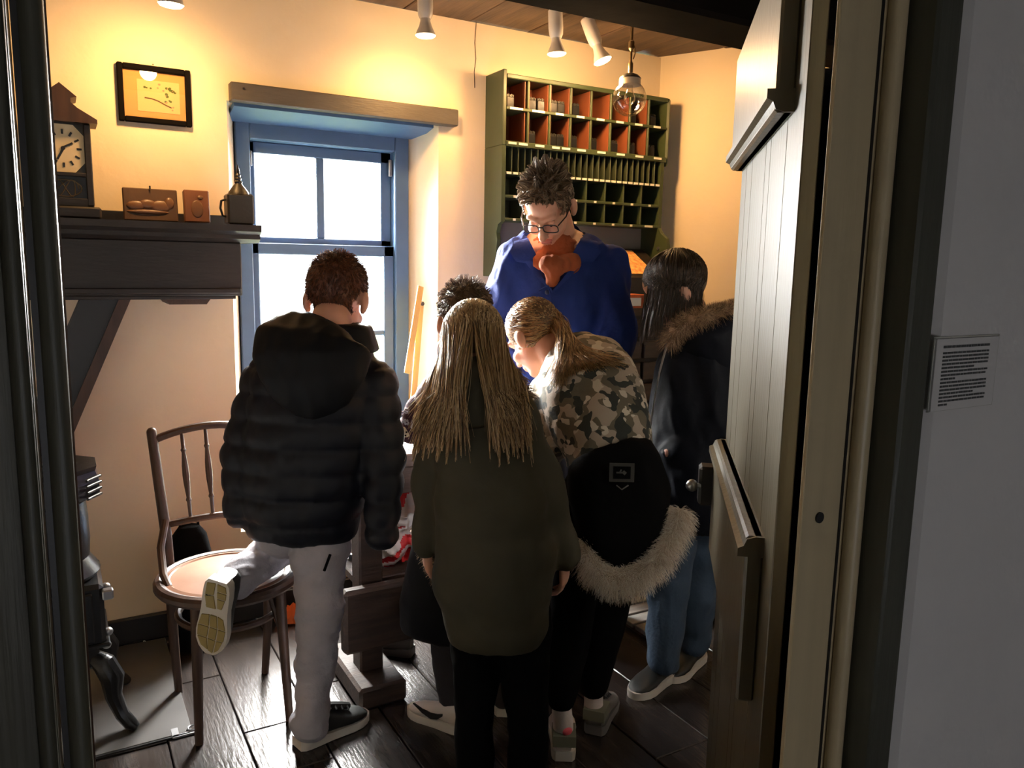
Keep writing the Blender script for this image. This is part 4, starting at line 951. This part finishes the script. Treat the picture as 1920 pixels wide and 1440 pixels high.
pk_ = cloth('parka', mb, olive, og_, voxel=.010, sm=4, fold=(.005, 26), stretch=(.6, .6, 1.2), puff=(.0045, .115, .03), seed=14)
mb = MB(); torso(mb, [(862, 915, 800, 1.83, .012), (848, 934, 770, 1.835, .025), (838, 944, 735, 1.85, .04), (846, 938, 700, 1.88, .045), (862, 925, 682, 1.91, .03)]); hd_ = cloth('hood', mb, olive, og_, pk_, voxel=.009, sm=4, fold=(.005, 30), seed=18)
fur('fur_trim', [P(935, 690, 1.98), P(958, 700, 1.97), P(975, 725, 1.97), (P(985, 750, 1.98))], .022, 900, (.012, .028), fur_brown, og_, pk_, 31)
mb = MB(); limb(mb, o1); limb(mb, o2); torso(mb, [(850, 1010, 1170, 1.95, .1), (850, 1010, 1120, 1.95, .11)]); cloth('trousers', mb, black_cloth, og_, voxel=.010, sm=3, fold=(.004, 40), seed=9)
for x, dd in ((990, 1.93), (888, 1.92)):
    q = P(x, 1500, dd); shoe(og_, (q.x-FH[0]*.06, q.y-FH[1]*.06, 0), cvec(0, 1, 0), .225, shoe_black, shoe_black, rubber_white)
# long hair
def long_hair():
    g = np.random.default_rng(5); N = 3000
    Mn = np.array(Mh); reg = lambda p: p[2] > -.05 and not (p[1] > .05 and p[2] < .08)
    hc = cap('hair', O, Mh, s_, hair_blond[0], og_, grow=1.06, region=reg)
    p, nn_ = scalp(N, lambda q: q[2] > .0 and q[1] < .06 and abs(q[0]) > .004, 6, 1.0, 1.06)
    side = np.sign(p[:, 0]); side[side == 0] = 1
    root_ = p*s_; fan = np.arctan2(np.abs(p[:, 0]), -p[:, 1]+.02)/math.pi*2           # 0 back .. 1 side .. >1 front
    fan = np.clip(fan+g.normal(size=N)*.12, 0.02, 1.5)
    az = fan*math.pi/2; eq = np.stack([side*.088*np.sin(az), -.012-.108*np.cos(az), np.full(N, .0)+.01*g.normal(size=N)], 1)*s_
    midc = (root_+eq)/2; cc = np.array([0, -.012, .035])*s_; dv = midc-cc; e_ = np.sqrt(((dv/(np.array([.085, .106, .098])*s_))**2).sum(1, keepdims=True)); midc = cc+dv/np.maximum(e_, .6)
    A0 = np.array(O)+root_@Mn.T; A1 = np.array(O)+midc@Mn.T; A2 = np.array(O)+eq@Mn.T
    lat = np.clip(fan, 0, 1.25)/1.25; j = g.normal(size=N)
    x3 = np.where(side < 0, 866-lat*54, 912+lat*60)+j*5; x4 = np.where(side < 0, 868-lat*92, 930+lat*56)+g.normal(size=N)*7
    cl = np.round(x4/9+.3*np.sin(np.arange(N)))*9; x4 = x4*.3+cl*.7
    y4 = np.where(side < 0, 838+g.uniform(-70, 22, N)+14*np.sin(cl), 832+g.uniform(-80, 30, N)+14*np.sin(cl*1.7)); y3 = np.full(N, 715.)
    d3 = 1.80+.12*lat**2+g.normal(size=N)*.008; d4 = 1.785+.085*lat**2+g.normal(size=N)*.006
    B3 = np.array([PD(a, b, c) for a, b, c in zip(x3, y3, d3)]); B4 = np.array([PD(a, b, c) for a, b, c in zip(x4, y4, d4)])
    w_ = g.uniform(.0009, .0022, N)
    strands('strands', bez([A0, A1, A2, B3, B4], 14), w_, hair_blond, og_, hc, 7, .35)
long_hair()

# ---- child hidden behind her, patterned jumper, coat tied round the waist
ht = [(800, 965, 930, 2.33, .12), (802, 962, 860, 2.35, .12), (806, 958, 790, 2.38, .12), (812, 950, 735, 2.40, .11), (830, 930, 700, 2.40, .085), (855, 905, 670, 2.40, .055)]
hL = [(824, 735, 2.40, 34), (786, 780, 2.42, 31), (768, 812, 2.46, 22)]; hR = [(940, 740, 2.40, 33), (960, 800, 2.45, 29), (930, 850, 2.52, 22)]
h1 = [(846, 980, 2.33, 42), (835, 1150, 2.33, 34), (850, 1320, 2.27, 26)]; h2 = [(930, 980, 2.33, 42), (935, 1150, 2.34, 34), (945, 1300, 2.28, 27)]
O = P(873, 608, 2.42); Mh = frame3(cvec(-.1, .8, -.55)); s_ = .95
mb = MB(); torso(mb, ht, .85); limb(mb, hL, .7); limb(mb, hR, .7); limb(mb, h1, .74); limb(mb, h2, .74); head_into(mb, O, Mh, s_); mb.caps(O+Mh @ Vector((0, -.03, -.07)), P(880, 700, 2.40), .05, .058)
base = Vector((P(900, 1330, 2.27).x, P(900, 1330, 2.27).y, 0))
hid = person('child with short brown hair and a patterned jumper, mostly hidden behind the long-haired girl', base, mb, [(P(768, 812, 2.46), cvec(.1, .95, -.15), cvec(1, .2, 0), .88, .5, -1), (P(930, 838, 2.50), cvec(0, .9, -.3), cvec(0, 0, -1), .88, .5, 1)])
knit = mat('knit_white', (.62, .58, .62), .95, bump=.5, bscale=120, var=.3, vscale=40)
mb = MB(); torso(mb, ht); limb(mb, hL); limb(mb, hR); jm = cloth('jumper', mb, knit, hid, voxel=.009, sm=4, fold=(.005, 40), seed=22)
# fair isle band round the left sleeve: dark band, white flowers, cream badge
band = MB(); band.caps(P(794, 768, 2.415), P(772, 806, 2.455), 33.5*mpp(P(786, 780, 2.42)), 27*mpp(P(768, 812, 2.46)), 24); bo = cloth('sleeve_band', band, mat('wine_knit', (.055, .014, .022), .95, bump=.5, bscale=120), hid, jm, voxel=.006, sm=1, fold=(.001, 60))
fl_ = MB()
ax = (P(772, 806, 2.455)-P(794, 768, 2.415)).normalized(); mid = P(783, 787, 2.435); vw = (Vector(CP)-mid); vw = (vw-ax*vw.dot(ax)).normalized(); sdv = ax.cross(vw)
def on_sleeve(u, th, k=1.03):
    r = (33.5+(27-33.5)*u)*mpp(mid)*k; return P(794, 768, 2.415).lerp(P(772, 806, 2.455), u)+(vw*math.cos(th)+sdv*math.sin(th))*r
for (u, th) in ((.05, -.75), (.05, .05), (.05, .8), (.42, -.35), (.42, .5), (.42, 1.2)):
    c = on_sleeve(u, th)
    for kk in range(6):
        a = kk*math.pi/3; fl_.ell(c+(ax*math.cos(a)+sdv*math.sin(a))*.007, .0045, nu=6, nv=4)
bd = MB(); c = on_sleeve(.85, .35, 1.0); Mb = Matrix((ax, sdv, vw)).transposed(); bd.ell(c, (.019, .021, .006), Mb, 18, 8)
for kk in range(4):
    a = kk*math.pi/2+.6; bd.ell(c+(ax*math.cos(a)+sdv*math.sin(a))*.010+vw*.0055, (.004, .003, .0015), Mb, 8, 4, mi=1)
ab('flower_pattern', fl_, knit, hid, bo); ab('round_motif', bd, [mat('cream_wool', (.72, .62, .42), .9), black_cloth], hid, bo)
mb = MB(); limb(mb, h1); limb(mb, h2); torso(mb, [(808, 958, 1010, 2.33, .12), (808, 958, 950, 2.33, .12)]); cloth('trousers', mb, mat('plum_cloth', (.016, .013, .017), .8), hid, voxel=.010, sm=3, fold=(.004, 40), seed=23)
mb = MB(); torso(mb, [(752, 930, 1185, 2.31, .06), (758, 940, 1130, 2.29, .09), (768, 955, 1060, 2.28, .11), (780, 968, 990, 2.30, .13), (795, 970, 925, 2.33, .135)]); tcz = cloth('tied_coat', mb, navy2, hid, voxel=.010, sm=4, fold=(.008, 22), seed=24)
fur('fur_trim', [P(782, 985, 2.17), P(790, 1020, 2.15), P(806, 1058, 2.15), P(822, 1090, 2.16)], .014, 700, (.008, .02), fur_brown, hid, tcz, 33)
hp, tp = Vector(PZ(868, 1372)), Vector(PZ(782, 1338)); sh, T_ = shoe(hid, hp, tp-hp, .21, shoe_white, None, rubber_white, tall=.085)
# curved tick on the shoe side
tk = MB(); qs = [(.055, .052), (.075, .040), (.10, .036), (.13, .044), (.165, .058)]; ws = [.004, .009, .010, .006, .0012]
sx = 1 if (frame3(tp-hp) @ Vector((1, 0, 0))).dot(Vector(CP)-hp) > 0 else -1
wid = lambda y: np.interp(y/.21, [0, .06, .2, .34, .5, .68, .84, .95, 1], [.55, .78, .84, .80, .86, 1.0, .92, .62, .25])*.21*.37/2
rr = [[T_(sx*(wid(y)*.99+o_), y, z+dz*w2) for o_, dz in ((-.004, -1), (.0015, -1), (.0015, 1), (-.004, 1))] for (y, z), w2 in zip(qs, ws)]
tk.loft(rr); build('tick_mark', tk, black_paint, sh)
q = Vector(PZ(945, 1338)); shoe(hid, q-Vector(FH)*.02, cvec(.05, 1, 0), .21, shoe_white, shoe_black, rubber_white)
short_hair(O, Mh, s_, hid, [hair_brown[1], hair_red[1], hair_grey[0]], 3500, (.014, .03), .5, 44, lift=.5, clump=.7)

# ---- girl in the camouflage top leaning over the bench
ct_ = [(1066, 1214, 880, 2.18, .115), (1060, 1218, 848, 2.20, .118), (1036, 1216, 800, 2.25, .122), (1015, 1208, 750, 2.32, .122), (1002, 1192, 712, 2.38, .115), (1005, 1172, 685, 2.44, .10), (1015, 1110, 664, 2.50, .075)]
cL = [(1030, 735, 2.40, 40), (1040, 830, 2.33, 34), (1010, 880, 2.45, 24)]; cR = [(1162, 712, 2.41, 38), (1188, 800, 2.36, 32), (1120, 825, 2.44, 24)]
c1 = [(1105, 920, 2.18, 52), (1078, 1120, 2.20, 43), (1054, 1306, 2.12, 29)]; c2_ = [(1160, 920, 2.20, 52), (1140, 1120, 2.28, 43), (1113, 1282, 2.25, 29)]
O = P(1003, 632, 2.52); Mh = frame3(cvec(-.55, .55, -.62)); s_ = .95
mb = MB(); torso(mb, ct_, .86); limb(mb, cL, .7); limb(mb, cR, .7); limb(mb, c1, .74); limb(mb, c2_, .74); head_into(mb, O, Mh, s_); mb.caps(O+Mh @ Vector((0, -.035, -.06)), P(1062, 690, 2.45), .05, .058)
base = Vector((P(1085, 1390, 2.17).x, P(1085, 1390, 2.17).y, 0))
cg = person('girl bending forward in a camouflage top with a black coat tied round her waist', base, mb, [(P(1010, 880, 2.45), cvec(-.3, .8, -.3), cvec(0, 0, -1), .88, .4, -1), (P(1120, 825, 2.44), cvec(-.9, .3, -.2), cvec(0, 0, -1), .88, .4, 1)])
CAMO = camo()
mb = MB(); torso(mb, ct_); limb(mb, cL); limb(mb, cR); tp_ = cloth('top', mb, CAMO, cg, voxel=.0095, sm=4, fold=(.006, 30), seed=51)
mb = MB(); limb(mb, c1); limb(mb, c2_); torso(mb, [(1068, 1205, 960, 2.19, .12), (1066, 1212, 890, 2.19, .12)]); cloth('leggings', mb, black_cloth, cg, voxel=.010, sm=3, fold=(.003, 40), seed=52)
mb = MB(); torso(mb, [(1130, 1195, 1072, 2.10, .03), (1102, 1232, 1040, 2.10, .055), (1080, 1252, 990, 2.12, .085), (1068, 1256, 930, 2.15, .115), (1058, 1240, 880, 2.18, .135), (1058, 1222, 852, 2.20, .132)])
tco = cloth('tied_coat', mb, black_cloth, cg, voxel=.010, sm=4, fold=(.006, 24), seed=53)
fp = [P(1092, 1012, 2.10), P(1104, 1050, 2.07), P(1130, 1078, 2.04), P(1160, 1085, 2.03), P(1195, 1078, 2.03), P(1226, 1055, 2.04), P(1252, 1022, 2.06), P(1268, 985, 2.08), P(1276, 955, 2.10)]
ft = MB(); ft.tube(fp, .017, 10); fo = cloth('fur_trim', ft, fur_cream[1], cg, tco, voxel=.008, sm=2, fold=(.003, 60))
bpy.context.view_layer.update()
fur('fur_strands', fp, .018, 9000, (.022, .048), fur_cream, cg, tco, 61, droop=.45, width=.0009)
# woven patch on the tied coat
pt_c = P(1166, 886, 2.03); Mp = frame3(cvec(.0, 1, -.10), (0, 0, 1)); 
def plate(w_, h_, off, th=.002): 
    return MB().box(pt_c+Mp @ Vector((0, off, 0)), (w_, th, h_), 0, Mp)
pq = ab('patch', plate(.066, .050, 0), mat('patch_grey', (.03, .03, .027), .8), cg, tco, False)
ab('patch_field', plate(.044, .032, -.0018), black_cloth, cg, pq, False) if False else None
em = MB().box(pt_c+Mp @ Vector((0, -.0018, 0)), (.046, .002, .033), 0, Mp)
em.box(pt_c+Mp @ Vector((-.004, -.0032, 0)), (.022, .001, .004), 0, Mp, 1).box(pt_c+Mp @ Vector((-.004, -.0032, .004)), (.004, .001, .010), 0, Mp @ Matrix.Rotation(.5, 3, 'Y'), 1).box(pt_c+Mp @ Vector((.006, -.0032, .0)), (.010, .001, .009), 0, Mp @ Matrix.Rotation(.7, 3, 'Y'), 1)
ab('emblem', em, [black_cloth, mat('emblem_grey', (.055, .055, .05), .8)], cg, pq, False)
lp = MB(); lp.tube([P(1156, 910, 2.045), P(1166, 918, 2.035), P(1178, 910, 2.045)], .002, 6); ab('hanging_loop', lp, shoe_grey, cg, tco)
for (x, y, d, hx, hy, m1) in ((1053, 1318, 2.12, 1057, 1428, shoe_white), (1113, 1290, 2.245, 1113, 1378, shoe_grey)):
    sk_ = MB(); fz = Vector(PZ(hx, hy)); sk_.caps(P(x, y, d), fz+Vector((0, 0, .06))+Vector(FH)*.035, .029, .031)
    so_ = cloth('sock', sk_, sock, cg, voxel=.006, sm=2, fold=(.001, 60))
    sh, T_ = shoe(cg, fz, cvec(.02 if hx < 1080 else .35, 1, 0), .225, m1, shoe_black, rubber_white if hx < 1080 else shoe_grey, tall=.082)
    cb_ = MB(); cb_.loft([[T_(a_*.033, b_*.1+.03, z) for a_, b_ in ((-1, -.42), (1, -.42), (1.05, .3), (-1.05, .3))] for z in (.052, .085)]); build('heel_collar', cb_, shoe_olive, sh)
    if hx < 1080: build('pink_tab', MB().ell(T_(.008, .004, .092), (.016, .008, .012)), mat('pink_cloth', (.72, .10, .13), .8), sh)
def camo_hair():
    g = np.random.default_rng(15); Mn = np.array(Mh)
    reg = lambda p: p[2] > -.06 and not (p[1] > .045 and p[2] < .075) and not (abs(p[0]) > .06 and p[2] < 0 and p[1] > -.04)
    hc = cap('hair', O, Mh, s_, hair_blond[2], cg, grow=1.05, region=reg)
    N = 2600; p, nn_ = scalp(N, reg, 16, 1.0, 1.06); A0 = np.array(O)+(p*s_)@Mn.T
    # gathered at the back of the head, then fanned over the shoulder blades
    tie = np.array(P(1046, 608, 2.47)); mid = (A0+tie)/2; cc = np.array(O)+(np.array([0, -.012, .035])*s_)@Mn.T; dv = mid-cc; ln = np.linalg.norm(dv, axis=1, keepdims=True); mid = cc+dv/ln*np.maximum(ln, .098*s_)
    t2 = tie+g.normal(size=(N, 3))*.010; u = g.uniform(0, 1, N)
    x3 = 1052+u*36+g.normal(size=N)*5; y3 = 652+8*u+g.normal(size=N)*5-4; d3 = 2.345+.0*u
    x4 = 1046+u*u*118+g.normal(size=N)*8; y4 = 716-30*u+g.normal(size=N)*10; d4 = 2.215+.06*u+g.normal(size=N)*.006
    B3 = np.array([PD(a, b, c) for a, b, c in zip(x3, y3, d3)]); B4 = np.array([PD(a, b, c) for a, b, c in zip(x4, y4, d4)])
    strands('strands', bez([A0, mid, t2, B3, B4], 14), g.uniform(.0009, .002, N), [hair_blond[0], hair_blond[1], mat('hair_ginger', (.36, .17, .065), .42), hair_blond[2]], cg, hc, 17, .35)
camo_hair()

# ---- girl at the right in the dark parka, profile to the left
rt = [(1228, 1392, 985, 2.5, .12), (1216, 1398, 930, 2.5, .135), (1212, 1402, 850, 2.5, .14), (1216, 1402, 780, 2.5, .14), (1226, 1400, 715, 2.5, .135), (1238, 1392, 672, 2.5, .125), (1258, 1378, 640, 2.5, .10), (1280, 1355, 612, 2.5, .06)]
rA1 = [(1325, 672, 2.42, 38), (1340, 800, 2.39, 35), (1258, 850, 2.40, 27)]; rA2 = [(1310, 675, 2.60, 36), (1300, 800, 2.66, 33), (1235, 850, 2.62, 25)]
r1 = [(1262, 960, 2.49, 52), (1252, 1100, 2.50, 41), (1246, 1235, 2.51, 32)]; r2 = [(1320, 960, 2.60, 52), (1308, 1100, 2.62, 41), (1300, 1200, 2.66, 31)]
O = P(1270, 545, 2.5); Mh = frame3(cvec(-.80, .10, -.55)); s_ = .98
mb = MB(); torso(mb, rt, .85); limb(mb, rA1, .7); limb(mb, rA2, .7); limb(mb, r1, .74); limb(mb, r2, .74); head_into(mb, O, Mh, s_); mb.caps(O+Mh @ Vector((0, -.012, -.075)), P(1315, 650, 2.5), .042, .06)
base = Vector((P(1270, 1260, 2.56).x, P(1270, 1260, 2.56).y, 0))
rg = person('dark-haired girl in profile in a black parka with brown fur hood beside the door', base, mb, [(P(1292, 838, 2.46), cvec(-.2, .5, -.85), cvec(0, 1, 0), .9, .5, 1), (P(1235, 850, 2.62), cvec(-.9, -.3, -.3), cvec(0, -1, 0), .9, .5, -1)])
pmat = mat('midnight_nylon', (.004, .0052, .010), .62, bump=.15, bscale=40, spec=.16)
mb = MB(); torso(mb, rt); limb(mb, rA1); limb(mb, rA2); pr_ = cloth('parka', mb, pmat, rg, voxel=.010, sm=4, fold=(.007, 34), seed=71)
zp = MB(); zp.tube([P(1252, 640, 2.44), P(1236, 700, 2.42), P(1222, 780, 2.42), P(1214, 850, 2.43)], .0035, 6); ab('zip', zp, steel, rg, pr_)
mb = MB(); torso(mb, [(1330, 1400, 720, 2.46, .05), (1300, 1402, 680, 2.46, .09), (1268, 1400, 640, 2.47, .12), (1262, 1398, 612, 2.49, .115), (1280, 1392, 595, 2.5, .09)]); ho = cloth('hood', mb, pmat, rg, pr_, voxel=.010, sm=4, fold=(.006, 30), seed=72)
fp = [P(1256, 642, 2.44), P(1268, 618, 2.40), P(1295, 600, 2.38), P(1330, 590, 2.38), P(1365, 584, 2.41), P(1385, 580, 2.48), P(1370, 582, 2.56), P(1330, 590, 2.60)]
ft = MB(); ft.tube(fp, .022, 10); fo = cloth('fur_trim', ft, fur_brown[0], rg, pr_, voxel=.009, sm=2, fold=(.003, 60))
fur('fur_strands', fp, .024, 6000, (.016, .036), fur_brown, rg, pr_, 73, droop=.25, width=.0009)
mb = MB(); limb(mb, r1); limb(mb, r2); torso(mb, [(1230, 1370, 990, 2.54, .12), (1228, 1372, 930, 2.54, .12)]); cloth('jeans', mb, jean_blue, rg, voxel=.010, sm=3, fold=(.005, 45), seed=74)
hp, tp = Vector(PZ(1262, 1262)), Vector(PZ(1182, 1312)); shoe(rg, hp, tp-hp, .245, shoe_black, None, rubber_white, tall=.09)
hp, tp = Vector(PZ(1312, 1232)), Vector(PZ(1268, 1268)); shoe(rg, hp, tp-hp, .24, shoe_black, None, rubber_white, tall=.09)
def right_hair():
    g = np.random.default_rng(25); Mn = np.array(Mh)
    reg = lambda p: p[2] > (-.06 if p[1] > -.02 else -.085) and not (p[1] > .06 and p[2] < .07)
    hc = cap('hair', O, Mh, s_, hair_brown[0], rg, grow=1.05, region=reg)
    N = 2600; p, nn_ = scalp(N, lambda q: q[2] > .01 and q[1] < .075, 26, 1.0, 1.06); A0 = np.array(O)+(p*s_)@Mn.T
    cc = np.array(O)+(np.array([0, -.012, .035])*s_)@Mn.T
    hz = A0-cc; hz[:, 2] = 0; hn = hz/np.maximum(np.linalg.norm(hz, axis=1, keepdims=True), 1e-4)
    lx = p[:, 0:1]; rgt = Mn[:, 0]
    hn = hn+np.sign(lx)*rgt*.5; hn /= np.linalg.norm(hn, axis=1, keepdims=True)
    A2 = cc+hn*np.array([.094, .094, 0])*s_+np.stack([np.zeros(N), np.zeros(N), g.uniform(-.03, .0, N)], 1)
    A1 = (A0+A2)/2; dv = A1-cc; A1 = cc+dv/np.linalg.norm(dv, axis=1, keepdims=True)*np.maximum(np.linalg.norm(dv, axis=1, keepdims=True), .102*s_)
    front = np.clip(-(hn@np.array(cvec(1, 0, 0))), 0, 1)
    ln = .07+.10*front+g.uniform(-.02, .03, N)
    A3 = A2+np.stack([g.normal(size=N)*.006, g.normal(size=N)*.006, -ln], 1)+np.array(cvec(-1, 0, 0))*(.02*front)[:, None]
    strands('strands', bez([A0, A1, A2, A3], 11), g.uniform(.0008, .0018, N), hair_brown, rg, hc, 27, .3)
right_hair()

# ---- teacher in the blue work jacket
P_near = P
def P(x, y, d): return P_near(x, y, d+.06)
tt = [(962, 1150, 760, 2.80, .12), (960, 1148, 700, 2.79, .125), (956, 1150, 620, 2.77, .13), (952, 1152, 555, 2.75, .13), (950, 1156, 505, 2.75, .12), (954, 1150, 475, 2.75, .105), (974, 1126, 452, 2.78, .075), (1010, 1100, 434, 2.80, .05)]
tR = [(968, 486, 2.74, 36), (936, 595, 2.70, 32), (950, 690, 2.62, 25), (952, 705, 2.61, 23)]; tL = [(1132, 496, 2.74, 42), (1156, 615, 2.68, 34), (1140, 692, 2.62, 26), (1136, 706, 2.61, 24)]
t1 = [(1000, 740, 2.80, 60), (1010, 1000, 2.84, 46), (1015, 1240, 2.90, 36)]; t2_ = [(1110, 740, 2.80, 60), (1105, 1000, 2.84, 46), (1105, 1240, 2.90, 36)]
O = P(1028, 387, 2.66); Mh = frame3(cvec(-.24, -.64, -.74)); s_ = 1.0
mb = MB(); torso(mb, tt, .84); limb(mb, tR, .6); limb(mb, tL, .6); limb(mb, t1, .74); limb(mb, t2_, .74); head_into(mb, O, Mh, s_); mb.caps(O+Mh @ Vector((0, -.03, -.08)), P(1052, 470, 2.76), .056, .066)
base = Vector((P(1060, 1270, 2.88).x, P(1060, 1270, 2.88).y, 0))
te = person('grey-haired adult with glasses in a blue work jacket and orange scarf behind the bench', base, mb, [(P(950, 690, 2.62), cvec(-.05, -.2, -1), cvec(.6, -.5, 0), 1.0, .4, 1), (P(1140, 692, 2.62), cvec(-.1, -.1, -1), cvec(-.6, -.5, 0), 1.0, .4, -1)], voxel=.0055, sm=2)
def vneck(co, n):
    v = co-CP[None]; dd = v@FW; x = 960+FPX*(v@CR)/dd; y = 720-FPX*(v@CU)/dd
    t = np.clip((y-440)/96, 0, 1); return (n@FH < .15) & (y < 536) & (x > 986+(1034-986)*t) & (x < 1092+(1036-1092)*t) & (v@FH < 2.84)
mb = MB(); torso(mb, tt); limb(mb, tR); limb(mb, tL); jk = cloth('jacket', mb, work_blue, te, voxel=.0085, sm=2, fold=(.010, 42), stretch=(1, 1, .35), seed=81, cut=vneck)
# scarf: wrapped ring and hanging knot
sc = MB(); nc = P(1046, 488, 2.68)
sc.tube([nc+Vector(cvec(math.cos(t)*.066, -.055*math.sin(t)-.005, -.014*math.sin(t))) for t in np.linspace(0, 2*math.pi, 26, endpoint=False)], .030, 12, closed=True)
torso(sc, [(982, 1106, 496, 2.745, .105), (986, 1106, 480, 2.757, .10), (994, 1102, 464, 2.785, .082), (1006, 1096, 446, 2.81, .06)]); sc.ell(P(1040, 506, 2.675), (.052, .04, .05)); sc.caps(P(1040, 498, 2.58), P(1036, 527, 2.59), .034, .020); sc.caps(P(1024, 494, 2.585), P(1034, 506, 2.585), .026, .024); sc.caps(P(1058, 494, 2.585), P(1044, 506, 2.585), .024, .024)
cloth('scarf', sc, orange_cloth, te, voxel=.007, sm=3, fold=(.005, 70), seed=83)
# collar and lapels laid on the jacket front
def resample(L, n):
    L = np.array(L, float); c = np.r_[0, np.cumsum(np.linalg.norm(np.diff(L, axis=0), axis=1))]; u = np.linspace(0, c[-1], n)
    return np.stack([np.interp(u, c, L[:, 0]), np.interp(u, c, L[:, 1])], 1)
def onfront(x, y, off):
    d = Vector(ray(x, y)).normalized(); h = LAST['bvh'].ray_cast(Vector(CP), d)
    p = h[0] if h[0] is not None and (h[0]-Vector(CP)).dot(Vector(FH)) < 2.83 else P_near(x, y, 2.76)
    return p-d*off
for inner, outer in (([(990, 446), (1036, 540)], [(964, 452), (956, 474), (970, 494), (984, 490), (1000, 512), (1018, 532), (1036, 550)]), ([(1090, 446), (1036, 540)], [(1120, 452), (1126, 474), (1110, 494), (1096, 490), (1078, 510), (1056, 532), (1036, 550)])):
    a_, b_ = resample(inner, 14), resample(outer, 14); rr = []
    for p, q in zip(a_, b_):
        mid_ = (p+q)/2; rr.append([onfront(*p, .012), onfront(*mid_, .024), onfront(*q, .020), onfront(*q, .010), onfront(*mid_, .014), onfront(*p, .003)])
    mb = MB(); mb.loft(rr); ab('lapel', mb, work_blue, te, jk, True, 50)
pk2 = MB(); pk2.tube([P(1010, 545, 2.585), P(1028, 536, 2.578), P(1034, 560, 2.585), P(1034, 620, 2.60), P(1034, 680, 2.62)], .003, 6); ab('front_seam', pk2, work_blue, te, jk)
for y in (548, 600, 650): ab('button', MB().ell(P(1026, y, 2.592), .008, nu=10, nv=6), mat('button_blue', (.02, .03, .10), .4), te, jk)
mb = MB(); limb(mb, t1); limb(mb, t2_); torso(mb, [(945, 1170, 800, 2.80, .13), (945, 1170, 730, 2.79, .13)]); cloth('trousers', mb, mat('dark_trousers', (.015, .017, .026), .8), te, voxel=.012, sm=3, fold=(.004, 40), seed=84)
for x in (1015, 1105):
    q = P(x, 1250, 2.90); shoe(te, (q.x+FH[0]*.08, q.y+FH[1]*.08, 0), cvec(-.1, -1, 0), .28, shoe_black, shoe_black, shoe_black)
# face: eyes, brows, glasses
def TH(p): return O+Mh @ (Vector(p)*s_)
ey = MB()
for sx in (-1, 1): ey.ell(TH((sx*.031, .079, .002)), .0118*s_, Mh, 14, 10); ey.ell(TH((sx*.031, .0885, -.003)), .0045*s_, Mh, 8, 6, mi=1)
ab('eyes', ey, [mat('eye_white', (.75, .72, .70), .2), mat('iris', (.03, .04, .05), .2)], te)
ld = MB()
for sx in (-1, 1): ld.ell(TH((sx*.031, .0795, .0055)), (.0135*s_, .0125*s_, .0095*s_), Mh, 14, 10)
ab('eyelids', ld, skin, te)
lp_ = MB(); lp_.caps(TH((-.019, .0945, -.0645)), TH((0, .097, -.0635)), .0042, .0052, 8); lp_.caps(TH((.019, .0945, -.0645)), TH((0, .097, -.0635)), .0042, .0052, 8); lp_.caps(TH((-.014, .0945, -.0745)), TH((.014, .0945, -.0745)), .005, .005, 8)
ab('lips', lp_, mat('lip', (.45, .16, .13), .4), te)
gs = MB()
for sx in (-1, 1):
    ring = [TH((sx*.034+.0255*math.copysign(abs(math.cos(t))**.6, math.cos(t)), .107-.10*abs(sx*.034+.0255*math.cos(t))**1.6, .000+.0165*math.copysign(abs(math.sin(t))**.6, math.sin(t)))) for t in np.linspace(0, 2*math.pi, 26, endpoint=False)]
    gs.tube(ring, .0021, 6, closed=True); gs.tube([TH((sx*.0605, .102, .010)), TH((sx*.078, .06, .010)), TH((sx*.0845, -.005, .014)), TH((sx*.083, -.025, .0))], .0024, 6)
gs.tube([TH((-.009, .107, .006)), TH((0, .110, .009)), TH((.009, .107, .006))], .0022, 6)
gl_ = ab('glasses', gs, mat('glasses_frame', (.015, .012, .012), .3), te)
ln_ = MB()
for sx in (-1, 1):
    pts = [(sx*.034+.024*math.copysign(abs(math.cos(t))**.6, math.cos(t)), .015*math.copysign(abs(math.sin(t))**.6, math.sin(t))) for t in np.linspace(0, 2*math.pi, 20, endpoint=False)]
    ln_.loft([[TH((x, .105, z)) for x, z in pts], [TH((x, .1065, z)) for x, z in pts]])
ab('lenses', ln_, clear_glass, te, gl_)
def te_reg(p):
    x, y, z = p
    if y > .055 and z < .088-.3*abs(x): return False
    if z < -.065: return False
    if abs(x) > .052 and z < .015 and y > -.04: return False
    return True
short_hair(O, Mh, s_, te, hair_grey, 5200, (.010, .036), 1.1, 91, region=te_reg, lift=.55, width=.0016, mess=.42, clump=.85, nc=230)

# dim grey shoe under the bench
P = P_near
q = Vector(PZ(775, 1228)); gsr = empty('grey_shoe', q, label='dim grey trainer on the floor under the workbench', cat='shoe')
bpy.context.view_layer.update()
shoe(gsr, q, cvec(-1, .25, 0), .19, shoe_grey, None, shoe_grey, tall=.075)
